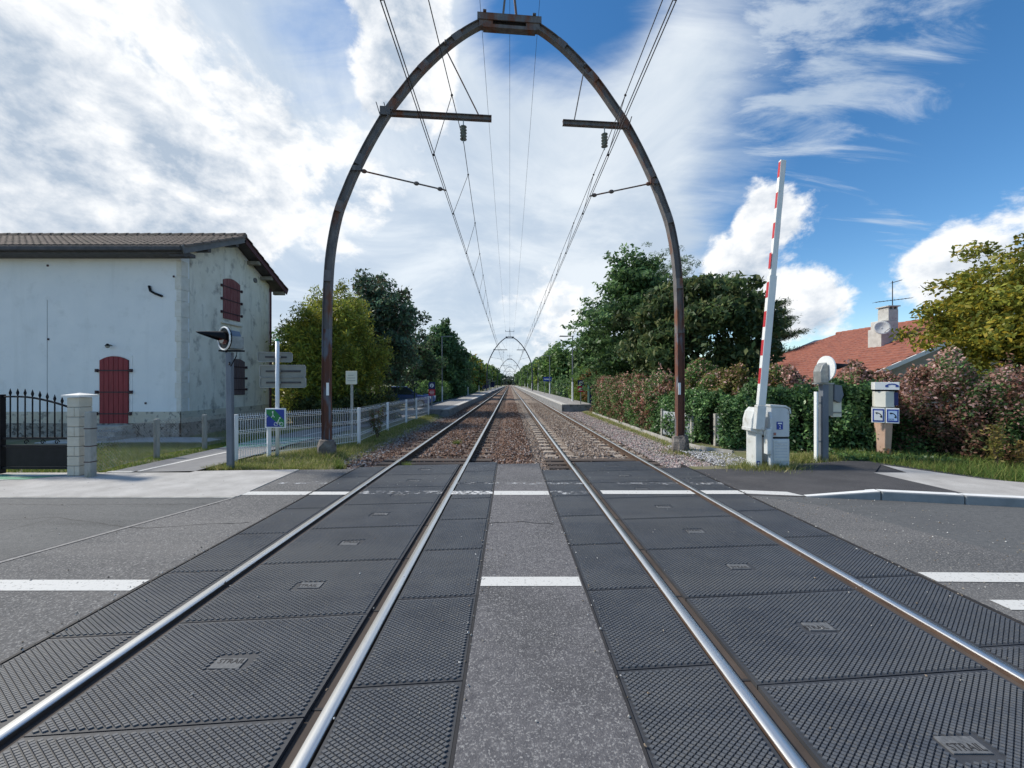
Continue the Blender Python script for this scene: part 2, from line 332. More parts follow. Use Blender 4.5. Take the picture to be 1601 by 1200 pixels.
M_cab = mat('cabinet_white', (.60,.62,.60), (.70,.71,.69), 4, .6, c3=(.40,.38,.31), s3=5, lo3=.55, hi3=.72, bump=.1)
M_cabblue = mat('cabinet_pale', (.50,.53,.55), (.58,.61,.63), 4, .55, c3=(.36,.34,.29), s3=6, lo3=.62, hi3=.76)
M_terra = mat('post_terracotta', (.50,.33,.24), (.58,.40,.30), 5, .85, bump=.2)
M_plat = mat('platform_top', (.24,.235,.235), (.33,.32,.31), 2, .9, c3=(.16,.15,.13), s3=1.2, lo3=.55, hi3=.72)
M_platedge = mat('platform_edge', (.42,.41,.39), (.52,.51,.48), 4, .85)
M_platface = mat('platform_face', (.17,.18,.19), (.26,.265,.27), 2.5, .9, c3=(.09,.09,.085), s3=4, lo3=.55, hi3=.7)
M_bark = mat('bark', (.075,.055,.04), (.12,.09,.07), 9, .95, bump=.8, stretch=(1,1,.3))
M_leaf = leaf_mat('leaves'); M_grass = leaf_mat('grass_blades', .7, .35); M_leafgl = leaf_mat('leaves_glossy', .34, .28)
M_stone = leaf_mat('stone_chips', .95, 0.0)
M_paint = paint_mat('road_paint', (.56,.56,.54), .38, 34)
M_paintw = paint_mat('road_paint_worn', (.62,.63,.63), .50, 12)
M_paintf = paint_mat('road_paint_faint', (.42,.43,.44), .56, 7)
M_pgreen = paint_mat('path_paint_green', (.16,.36,.24), .40, 5)
M_greenf = mat('fence_green', (.015,.055,.05), None, rough=.5)
M_panelg = mat('panel_grey', (.33,.36,.39), (.42,.45,.48), 5, .7)

# ------------------------------------------------------------------ ground, road, pavements
SK = .085                                            # the crossing's joints and gantries lie a little askew
XL1, XL2, XR1, XR2 = -2.402, -.915, 1.256, 2.902     # rail centres
PEND = 7.86                                          # far end of the rubber panels
def ground_z(x, y):
    if y < 7.4: return -.07
    if y > 8.2:
        e = min(abs(x - (-3.35)), 9) if x < -3.35 else (min(x - 3.9, 9) if x > 3.9 else 0)
        t = min(max(e / .9, 0), 1); z = -.24 + .20 * t * t * (3 - 2 * t)
        if x > 4.9 and y < 12: z += .10 * min((x - 4.9) / 2, 1)
    else: z = -.05 if abs(x) > 3.6 else -.2
    return z
def build_ground():
    xs = [-3000,-800,-250,-90,-45,-30] + list(np.arange(-22,-8,2)) + list(np.arange(-8,8.01,.25)) + list(np.arange(9,23,2)) + [30,45,90,250,800,3000]
    ys = [-3000,-500,-80,-20,-5,0,5,7.0,7.38] + list(np.arange(7.5,14,.25)) + list(np.arange(14,40,1.0)) + [45,55,70,90,120,180,260,400,700,1200,5000]
    m = MB(); nx = len(xs)
    for y in ys:
        for x in xs:
            far = abs(x) > 9 or y > 40
            m.v.append((x, y, ground_z(x, y) + (0 if far or y < 7.4 else random.uniform(-.018, .018))))
    for j in range(len(ys)-1):
        for i in range(nx-1): m.f.append((j*nx+i, j*nx+i+1, (j+1)*nx+i+1, (j+1)*nx+i))
    tag(m.build('ground', M_ground, smooth=True), kind='structure')
build_ground()
def sheet(name, pts, z, m, parent=None, thick=.05, label=None):
    p = MB().prism([(q[0], q[1]) for q in pts], z - thick, z).build(name, m, parent)
    if not parent: tag(p, label, kind='structure')
    return p
ZA = -.006
sheet('road', [(-70,-6),(-3.035,-6),(-3.035,7.45),(-4.05,7.42),(-3.98,5.62),(-70,5.62)], ZA, M_road, label='worn grey asphalt road left of the tracks')
sheet('road', [(3.565,-6),(70,-6),(70,-8),(70,-6),(70,-3.5),(18,2.85),(6.9,5.14),(5.3,5.47),(4.34,5.62),(3.565,5.70)], ZA, M_roadR, label='smooth grey asphalt road right of the tracks')
sheet('road', [(3.565,-6.0),(5.6,-6.0),(4.9,3.6),(4.25,5.2),(3.565,5.65)], ZA+.004, M_road, label='rough asphalt strip along the right edge of the rubber panels')
sheet('road', [(-70,3.24),(-4.90,3.24),(-4.03,5.57),(-70,5.57)], ZA+.0025, M_roadR, label='smoother resurfaced asphalt beyond the pale diagonal seam')
sheet('road', [(-.245,-6),(.60,-6),(.60,8.0),(-.245,7.95)], ZA, M_centre, label='asphalt strip between the two tracks')
sheet('pavement', [(-40,5.64),(-4.0,5.64),(-4.07,7.42),(-6.0,7.28),(-7.5,7.15),(-40,7.15)], .0, M_light, thick=.06, label='pale pavement beside the road left of the tracks')
MB().box(-40,-4.02,5.56,5.635,-.08,.004).build('kerb', M_concrete); tag(bpy.data.objects['kerb'], 'low pale kerb strip along the left pavement', kind='structure')
# right-hand pavement: dark ramp rising to the kerb, pale beyond
m = MB(); m.sheet([(3.57,5.70,-.004),(4.34,5.63,-.003),(5.3,5.49,.11),(6.42,5.27,.11),(6.37,6.70,.10),(7.1,7.35,.10),(5.2,7.35,.05),(3.57,7.2,-.004)])
m.sheet([(3.57,7.2,-.004),(5.2,7.35,.05),(7.1,7.35,.10),(7.3,7.9,.10),(5.6,7.75,.02),(4.4,7.5,-.02),(3.57,7.5,-.02)])
m.sheet([(6.3,5.4,.094),(8.3,5.0,.094),(7.9,6.4,.094),(7.2,7.9,.094),(6.3,7.6,.08)])
tag(m.build('pavement', M_dark), 'dark asphalt pavement rising to the kerb by the barrier', kind='structure')
m = MB(); m.sheet([(6.42,5.27,.11),(6.9,5.16,.11),(18,2.87,.11),(18,4.2,.11),(8.6,5.75,.10),(7.75,6.25,.10),(7.15,7.38,.10),(6.95,6.72,.10),(6.37,6.72,.10)])
tag(m.build('pavement', M_light), 'pale gravelled pavement behind the right kerb', kind='structure')
kb = bpy.data.objects.new('kerb', None); COL.objects.link(kb); tag(kb, 'row of white-topped kerbstones along the right pavement', kind='structure')
kp = [(4.34,5.62,.0),(5.3,5.47,.115)]
d = Vector((1.6,-.33,0)).normalized()
for i in range(9): kp.append((5.3 + d.x*.98*(i+1), 5.47 + d.y*.98*(i+1), .115))
M_kerbtop = mat('kerb_paint', (.62,.63,.62), (.72,.73,.72), 5, .8); M_kerbface = mat('kerb_face', (.20,.22,.23), (.27,.29,.30), 4, .85)
for i in range(len(kp)-1):
    a, b = Vector(kp[i]), Vector(kp[i+1]); t = (b-a).normalized(); g = .008
    a2, b2 = a + t*g, b - t*g; nrm = Vector((-t.y, t.x, 0)).normalized()*.13
    q = MB().add([(a2.x,a2.y,-.08),(b2.x,b2.y,-.08),(b2.x+nrm.x,b2.y+nrm.y,-.08),(a2.x+nrm.x,a2.y+nrm.y,-.08),
                  (a2.x,a2.y,a2.z),(b2.x,b2.y,b2.z),(b2.x+nrm.x,b2.y+nrm.y,b2.z),(a2.x+nrm.x,a2.y+nrm.y,a2.z)],
                 [(0,3,2,1),(4,5,6,7),(0,1,5,4),(1,2,6,5),(2,3,7,6),(3,0,4,7)]).build('kerbstone', M_kerbface, kb, bevel=.012)
    u = nrm*.08
    MB().sheet([(a2.x+u.x,a2.y+u.y,a2.z+.003),(b2.x+u.x,b2.y+u.y,b2.z+.003),(b2.x+nrm.x,b2.y+nrm.y,b2.z+.003),(a2.x+nrm.x,a2.y+nrm.y,a2.z+.003)]).build('white_top', M_kerbtop, q)
sheet('gravel_yard', [(-13.5,10.9),(-8.75,11.0),(-8.75,11.6),(-9.6,12.0),(-13.5,12.0)], -.015, mat('yard_gravel',(.42,.41,.39),(.55,.54,.52),12,.95,bump=.8,bscale=40), label='pale gravel before the white house')
# bicycle path behind the white fence
path_c = [(-6.75,7.16),(-6.72,9.0),(-6.75,11),(-6.6,13.5),(-6.1,17),(-5.9,24),(-5.9,80)]
m = MB()
for (x0,y0),(x1,y1) in zip(path_c[:-1], path_c[1:]): m.sheet([(x0-.78,y0,.0),(x0+.78,y0,.0),(x1+.78,y1,.0),(x1-.78,y1,.0)])
tag(m.build('path', M_path), 'grey bicycle path running behind the white mesh fence', kind='structure')
marks = bpy.data.objects.new('road_marking', None); COL.objects.link(marks); tag(marks, 'white and green painted lines on the road, crossing and path', kind='structure')
def mark(pts, z, mt, name='painted_line'): return MB().sheet([(x, y, z) for x, y in pts]).build(name, mt, marks)
def bar(x0, x1, y0, y1, z, mt, s=0): return mark([(x0,y0),(x1,y0+s),(x1,y1+s),(x0,y1)], z, mt)
bar(-4.02,-3.04,5.72,5.90,-.002,M_paint); bar(-.24,.59,5.72,5.93,-.002,M_paint); bar(3.57,4.34,5.78,5.98,.0,M_paint,-.12)
bar(-.879,-.26,5.74,5.92,.0005,M_paintw); bar(.62,1.21,5.74,5.92,.0005,M_paintf); bar(1.40,2.79,5.76,5.95,.0005,M_paint); bar(2.95,3.53,5.76,5.95,.0005,M_paint)
bar(-2.29,-1.03,5.76,5.92,.0005,M_paintf); bar(-3.0,-2.45,5.72,5.88,.0005,M_paint)
bar(-40,-3.04,3.05,3.22,-.002,M_paint,.02); bar(-.24,.59,3.14,3.29,-.002,M_paint); bar(3.57,40,3.20,3.36,.003,M_paint,-.5)
bar(3.66,40,2.80,2.93,.003,M_paint,-.5)
bar(-3.9,-3.04,6.35,6.50,-.002,M_paintf); bar(-.24,.59,6.32,6.47,-.002,M_paintf); bar(2.95,3.53,6.3,6.43,.0005,M_paintf); bar(1.4,2.79,6.30,6.42,.0005,M_paintf); bar(.62,1.21,6.32,6.42,.0005,M_paintf); bar(-.879,-.26,6.33,6.44,.0005,M_paintf)
M_seam = mat('seam_pale', (.30,.29,.28), (.20,.195,.19), 30, .9)
mark([(-4.9,3.15),(-4.84,3.15),(-3.99,5.58),(-4.04,5.58)], -.001, M_seam, 'seam')
mark([(-7.08,7.17),(-6.98,7.17),(-6.80,9.3),(-6.9,9.3)], .004, M_paint); mark([(-7.55,7.17),(-7.0,7.17),(-7.0,7.27),(-7.55,7.27)], .004, M_paint)
mark([(-7.5,10.0),(-6.0,10.2),(-6.0,11.9),(-7.5,11.7)], .004, M_pgreen, 'green_patch')
mark([(-7.45,10.5),(-6.05,10.7),(-6.05,10.85),(-7.45,10.65)], .007, M_paint); mark([(-7.45,11.25),(-6.05,11.45),(-6.05,11.6),(-7.45,11.4)], .007, M_paint)
mark([(-6.62,12.2),(-6.52,12.2),(-6.0,16.8),(-6.1,16.8)], .004, M_paint)
mark([(-14,6.55),(-8.35,6.62),(-8.0,6.98),(-14,6.98)], .004, M_pgreen, 'green_patch'); mark([(-14,6.42),(-8.9,6.46),(-8.6,6.60),(-14,6.56)], .007, M_paint); mark([(-8.9,6.8),(-7.9,6.94),(-7.9,7.0),(-8.9,6.9)], .007, M_paint)

# ------------------------------------------------------------------ ballast and tracks
def bed(name, x0, x1, y0, y1, mt, label, zt=-.17):
    m = MB(); xs = np.linspace(x0, x1, 14); ys = list(np.arange(y0, 30, .3)) + list(np.arange(30, 90, 2)) + [120,200,400,700,1000]
    for y in ys:
        for x in xs:
            e = min(x - x0, x1 - x); z = zt + random.uniform(-.02,.02)
            if y > 9.3 and zt < -.15 and min(abs(x-(XL1+XL2)/2), abs(x-(XR1+XR2)/2)) < .50: z += .055
            elif y > 9.3 and zt < -.15 and -.2 < x < .5: z += .05
            m.v.append((x, y, z))
    n = len(xs)
    for j in range(len(ys)-1):
        for i in range(n-1): m.f.append((j*n+i, j*n+i+1, (j+1)*n+i+1, (j+1)*n+i))
    tag(m.build(name, mt, smooth=True), label, kind='structure')
bed('ballast_bed', -3.7, .55, 7.75, 0, M_ballast, 'rust-brown ballast under the left track and between the tracks')
bed('ballast_bed', .55, 3.35, 7.75, 0, M_ballastR, 'tan ballast under the right track')
bed('ballast_bed', 3.35, 4.78, 7.6, 0, M_gravel, 'grey and pink gravel shoulder right of the tracks', -.13)
def stones(name, n, boxf, smin, smax, pal, label):
    P = np.array([boxf() for _ in range(n)]); S = RS.uniform(smin, smax, (n,1,1))
    base = np.array([(1,0,0),(-1,0,0),(0,1,0),(0,-1,0),(0,0,.8),(0,0,-.8)], dtype=float)
    V = base[None] * (1 + RS.uniform(-.35,.35,(n,6,3)) * (np.abs(base[None]) > 0)) + RS.uniform(-.25,.25,(n,6,3))
    a = RS.uniform(0, 6.28, n); ca, sa = np.cos(a)[:,None], np.sin(a)[:,None]
    X = V[:,:,0]*ca - V[:,:,1]*sa; Yv = V[:,:,0]*sa + V[:,:,1]*ca; V = np.stack([X, Yv, V[:,:,2]], -1) * S + P[:,None,:]
    tri = [(0,2,4),(2,1,4),(1,3,4),(3,0,4),(2,0,5),(1,2,5),(3,1,5),(0,3,5)]
    T = V[:, np.array(tri)].reshape(-1,3)
    pal = np.array(pal); c = pal[RS.randint(0,len(pal),n)] * RS.uniform(.7,1.25,(n,1))
    me = np_mesh(name, T, 3, np.repeat(c, 8, axis=0)); me.materials.append(M_stone)
    tag(link(name, me), label, kind='stuff')
def ydist(y0, y1): return y0 + (y1-y0) * random.random()**1.9
def bL():
    while True:
        x = random.uniform(-3.55,.55); y = ydist(7.9,36)
        if min(abs(x-XL1), abs(x-XL2)) > .09: return (x, y, -.165 + random.uniform(-.01,.03) + (.055 if y > 9.4 and (abs(x-(XL1+XL2)/2) < .48 or x > -.2) else 0))
def bR():
    while True:
        x = random.uniform(.5,3.45); y = ydist(7.95,36)
        if min(abs(x-XR1), abs(x-XR2)) > .09: return (x, y, -.165 + random.uniform(-.01,.025) + (.055 if y > 9.4 and abs(x-(XR1+XR2)/2) < .48 else 0))
def bS(): return (random.uniform(3.3,4.5), ydist(7.75,30), -.125 + random.uniform(-.01,.03))
stones('ballast_stones', 22000, bL, .018, .040, [(.155,.088,.06),(.21,.13,.09),(.26,.17,.13),(.11,.068,.05),(.30,.25,.22)], 'loose rust-brown ballast stones around the left track')
stones('ballast_stones', 15000, bR, .018, .038, [(.26,.20,.155),(.32,.26,.21),(.22,.165,.13),(.38,.33,.29),(.17,.125,.10)], 'loose tan ballast stones around the right track')
stones('gravel_stones', 7000, bS, .015, .036, [(.36,.29,.28),(.40,.36,.34),(.30,.27,.26),(.34,.24,.23),(.24,.22,.2)], 'loose pinkish gravel beside the right track')
stones('gravel_stones', 1500, lambda: (lambda y: (random.uniform(-3.95,-3.2), y, -.15 + random.uniform(0,.03)))(ydist(7.7,24)), .015, .035, [(.30,.28,.27),(.36,.33,.31),(.24,.22,.2),(.2,.13,.1)], 'loose grey gravel on the verge left of the tracks')
stones('gravel_stones', 1200, lambda: (random.uniform(4.3,5.3), random.uniform(7.9,10.5), -.05 + random.uniform(0,.03)), .012, .03, [(.40,.40,.41),(.33,.33,.34),(.46,.46,.46)], 'pale grey gravel patch behind the barrier')

def rail_profile(): return [(-.07,-.17),(.07,-.17),(.07,-.155),(.012,-.13),(.012,-.05),(.036,-.038),(.036,-.004),(-.036,-.004),(-.036,-.038),(-.012,-.05),(-.012,-.13),(-.07,-.155)]
def track(name, label, xa, xb, slm, ng):
    t = bpy.data.objects.new(name, None); COL.objects.link(t); tag(t, label, kind='structure')
    for x in (xa, xb):
        ys = [-6, 8, 40, 150, 1000]
        prof = rail_profile(); m = MB(); n = len(prof)
        for y in ys: m.v += [(x+px, y, pz) for px, pz in prof]
        for j in range(len(ys)-1):
            for i in range(n): k = (i+1) % n; m.f.append((j*n+k, j*n+i, (j+1)*n+i, (j+1)*n+k))
        r = m.build('rail', M_rust, t)
        c = MB(); cp = [(-.0365,-.0065),(-.031,.002),(.031,.002),(.0365,-.0065)]
        for y in ys: c.v += [(x+px, y, pz) for px, pz in cp]
        for j in range(len(ys)-1):
            for i in range(3): c.f.append((j*4+i, j*4+i+1, (j+1)*4+i+1, (j+1)*4+i))
        c.build('running_surface', M_steel, r, smooth=True)
    xc = (xa+xb)/2; w = 1.20
    tim = MB().box(-w-.05,w+.05,-.13,.13,-.16,0).mesh('sleeper'); tim.materials.append(M_timber)
    slp = MB().prism_y([(-w,-.14),(w,-.14),(w,-.01),(w-.04,.0),(-w+.04,.0),(-w,-.01)], -.12, .12).mesh('sleeper'); slp.materials.append(slm)
    for i in range(3): link('sleeper', tim, t, bevel=.01, loc=(xc, 8.12 + i*.40, -.105))
    y = 9.5
    for i in range(150):
        o = link('sleeper', slp, t, loc=(xc, y, -.128)); o.rotation_euler = (0, random.uniform(-.006,.006), random.uniform(-.01,.01)); y += .6
    far = MB()
    while y < 420: far.box(xc-w, xc+w, y-.12, y+.12, -.25, -.13); y += .6
    tag(far.build('sleeper_row', slm, t), kind='stuff')
    # rail fastenings near by
    f = MB()
    for i in range(40):
        yy = 9.5 + i*.6
        for x in (xa, xb):
            for s in (-1, 1): f.box(x+s*.085-.025, x+s*.085+.025, yy-.05, yy+.05, -.13, -.095)
    tag(f.build('rail_clips', M_rust, t), kind='stuff')
track('railway_track', 'left railway track on rust-brown ballast', XL1, XL2, M_sleeperL, 0)
track('railway_track', 'right railway track on tan ballast', XR1, XR2, M_sleeperR, 0)

# ------------------------------------------------------------------ rubber crossing panels
deck = bpy.data.objects.new('level_crossing', None); COL.objects.link(deck); tag(deck, 'black studded rubber panels of the level crossing', kind='structure')
PL = .86
def panel_mesh(w, ln):
    m = MB(); x0, x1, y0, y1 = -w/2+.003, w/2-.003, -ln/2+.004, ln/2-.004
    def sk(x, y, z): return (x, y + SK*x, z)
    m.add([sk(x,y,z) for z in (-.13,-.011) for x,y in ((x0,y0),(x1,y0),(x1,y1),(x0,y1))], [(0,3,2,1),(4,5,6,7),(0,1,5,4),(1,2,6,5),(2,3,7,6),(3,0,4,7)])
    return m.mesh('rubber_panel')
def tread_mesh(w, ln, logo):
    x0, x1, y0, y1 = -w/2+.012, w/2-.012, -ln/2+.010, ln/2-.010
    a = np.array((.040, .0125)); b = np.array((.040, -.0125))*1.0     # rhombic studs
    px, py = .040, .026
    nx = int((x1-x0)/px)+2; ny = int((y1-y0)/py)+2; P = []
    for j in range(ny):
        for i in range(nx):
            x = x0 + (i + .5*(j % 2))*px; y = y0 + j*py*.5*1.0
            P.append((x, y))
    P = np.array([(x0 + (i + .5*(j % 2))*px, y0 + j*py*.5) for j in range(int((y1-y0)/(py*.5))+1) for i in range(nx)])
    hx, hy = px*.5*.84, py*.5*.84
    ok = (P[:,0] > x0+hx) & (P[:,0] < x1-hx) & (P[:,1] > y0+hy*.9) & (P[:,1] < y1-hy*.9)
    if logo: ok &= ~((np.abs(P[:,0]) < .105+hx) & (np.abs(P[:,1]) < .055+hy))
    P = P[ok]; n = len(P)
    bot = np.array([(-hx,0),(0,-hy),(hx,0),(0,hy)]); top = bot*.84
    Q = []
    def z_(pts, z): return np.concatenate([pts, np.full(pts.shape[:-1]+(1,), z)], -1)
    B = z_(P[:,None,:]+bot[None], -.0108); T = z_(P[:,None,:]+top[None], -.0035)
    faces = [T[:, [0,1,2,3]]] + [np.stack([B[:,i], B[:,(i+1)%4], T[:,(i+1)%4], T[:,i]], 1) for i in range(4)]
    V = np.concatenate(faces, 0).reshape(-1,3); V[:,1] += SK*V[:,0]
    me = np_mesh('stud_pattern', V, 4); me.materials.append(M_tread); return me
logo_me = text_mesh('STRAIL', .052, .001)
logo_me.materials.clear(); M_logo = mat('logo_rubber', (.085,.09,.095), (.15,.155,.16), 40, .6); logo_me.materials.append(M_rubberdark)
plate_me = MB().box(-.088,.088,-.042,.042,-.012,-.0045).mesh('logo_plate'); plate_me.materials.append(M_logo)
edge = .036
strips = [(-3.01, XL1-edge-.012, False), (XL1+edge+.072, XL2-edge-.072, True), (XL2+edge+.012, -.262, False),
          (.617, XR1-edge-.012, False), (XR1+edge+.072, XR2-edge-.072, True), (XR2+edge+.012, 3.54, False)]
for (a, b, inner) in strips:
    w = b - a; xc = (a+b)/2; pm = panel_mesh(w, PL); pm.materials.append(M_rubber); tm = tread_mesh(w, PL, inner)
    off = 0 if inner else (.0 if xc < 0 else .0)
    for k in range(-7, 7):
        yj = 2.0 + PL*k + SK*xc + PL/2
        if not inner: yj += .17 if xc > -1 else -.10
        if yj + PL/2 > 8.25: continue
        p = link('rubber_panel', pm, deck, bevel=0, loc=(xc, yj, 0)); p.rotation_euler = (0, 0, random.uniform(-.002,.002))
        tag(link('stud_pattern', tm, p), kind='stuff')
        if inner and yj > .8:
            q = link('logo_plate', plate_me, p, loc=(random.uniform(-.02,.03), random.uniform(-.02,.02), 0))
            l = link('logo_lettering', logo_me, p, loc=(0, 0, -.0038))
m = MB()
for x0, x1 in ((-3.034,-3.012),(-.262,-.246),(.601,.616),(3.541,3.564)): m.box(x0, x1, -6, 7.95, -.13, -.0045)
tag(m.build('edge_beam', M_rubberdark, deck), 'narrow steel edge strips of the rubber panels')
m = MB()
for x0, x1 in ((XL1+edge,XL1+edge+.072),(XL2-edge-.072,XL2-edge),(XR1+edge,XR1+edge+.072),(XR2-edge-.072,XR2-edge)): m.box(x0, x1, -6, 7.9, -.12, -.034)
M_groove = mat('flangeway', (.045,.036,.032), (.085,.066,.055), 5, .85, stretch=(1,.4,1))
m.build('flangeway', M_groove, deck)
m = MB()
for k in range(-4, 7):
    for x in (XL2-edge-.036, XR1+edge+.036): m.box(x-.034, x+.034, 2.06+PL*k+SK*x, 2.075+PL*k+SK*x, -.036, -.030)
m.build('flangeway_joint', M_rubberdark, deck)

def grit():
    r = random.random()
    if r < .35: x = random.choice((-3.05,-.25,.61,3.56)) + random.gauss(0,.05); y = random.uniform(1.2,7.8)
    elif r < .55: x = random.uniform(-3,3.5); y = random.uniform(6.2,7.9)
    elif r < .8: x = random.uniform(3.6,5.5); y = random.uniform(2.2,5.6)
    else: x = random.uniform(-8,3.5); y = random.uniform(1.4,7)
    return (x, y, .001)
stones('grit', 1500, grit, .003, .009, [(.35,.34,.32),(.25,.22,.18),(.45,.44,.42),(.2,.16,.12)], 'scattered grit on the crossing and road')
def crack(pts):
    m = MB(); P_ = []
    for (x0,y0),(x1,y1) in zip(pts[:-1], pts[1:]):
        n_ = max(int(math.hypot(x1-x0,y1-y0)/.09),2)
        for k in range(n_): f_ = k/n_; P_.append((x0+(x1-x0)*f_+random.uniform(-.02,.02), y0+(y1-y0)*f_+random.uniform(-.02,.02)))
    for a, b in zip(P_[:-1], P_[1:]):
        w_ = random.uniform(.002,.007); d_ = Vector((b[0]-a[0],b[1]-a[1])).normalized(); nx_, ny_ = -d_.y*w_, d_.x*w_
        m.sheet([(a[0]-nx_,a[1]-ny_,-.0025),(b[0]-nx_,b[1]-ny_,-.0025),(b[0]+nx_,b[1]+ny_,-.0025),(a[0]+nx_,a[1]+ny_,-.0025)])
    m.build('crack', M_crack, marks)
M_crack = mat('crack_tar', (.022,.022,.024), None, rough=.7)
crack([(-3.1,4.6),(-4.3,4.4),(-5.6,4.75),(-7.5,4.5)]); crack([(-5.6,4.7),(-5.9,3.6),(-5.5,2.6)]); crack([(-3.1,2.3),(-3.7,2.5),(-4.4,2.35)]); crack([(-.24,4.55),(.15,4.62),(.59,4.5)]); crack([(4.9,2.4),(4.3,3.6),(4.1,4.6),(3.7,5.3)]); crack([(-4.0,5.3),(-6,5.25),(-9,5.35)])
# ------------------------------------------------------------------ arched gantries
PROF = [(4.375,.25),(4.38,1.6),(4.37,3.0),(4.345,4.0),(4.28,4.85),(4.12,5.72),(3.90,6.35),(3.70,6.83),(3.35,7.55),(2.94,8.27),(2.60,8.75),(2.22,9.25),(1.80,9.70),(1.40,10.07),(1.02,10.36),(.66,10.58)]
def smooth_prof(p):
    q = []
    for i in range(len(p)-1):
        a, b, c, d_ = (Vector(p[max(i-1,0)]), Vector(p[i]), Vector(p[i+1]), Vector(p[min(i+2,len(p)-1)]))
        for k in range(4):
            t = k/4; q.append(tuple(.5*((2*b)+(c-a)*t+(2*a-5*b+4*c-d_)*t*t+(3*b-a-3*c+d_)*t**3)))
    return q + [p[-1]]
def leg_mesh(sx, pts, nmb=None):
    """H section swept along the arch: two flanges and a web"""
    m = MB(); n = len(pts); P = [Vector((sx*x, 0, z)) for x, z in pts]
    rings = []
    hw = [.092 - .012*(i/(n-1)) for i in range(n)] if n > 3 else [.092]*n
    for i in range(n):
        t = (P[min(i+1,n-1)] - P[max(i-1,0)]).normalized(); nn = Vector((-t.z, 0, t.x)); rings.append((P[i], nn, hw[i]))
    def strip(o0, o1, y0, y1):
        vs = []; fs = []
        for p, nn, h in rings:
            a, b = (o0*h, o1*h) if True else (o0, o1)
            for (o, y) in ((a,y0),(b,y0),(b,y1),(a,y1)): q = p + nn*o; vs.append((q.x, y, q.z))
        for i in range(n-1):
            for j in range(4): k = (j+1) % 4; fs.append((i*4+j, i*4+k, (i+1)*4+k, (i+1)*4+j))
        fs.append((3,2,1,0)); fs.append(tuple((n-1)*4+j for j in range(4))); m.add(vs, fs)
    strip(-1.0, -.80, -.075, .075); strip(.80, 1.0, -.075, .075); strip(-.795, .795, -.03, .03)
    return m
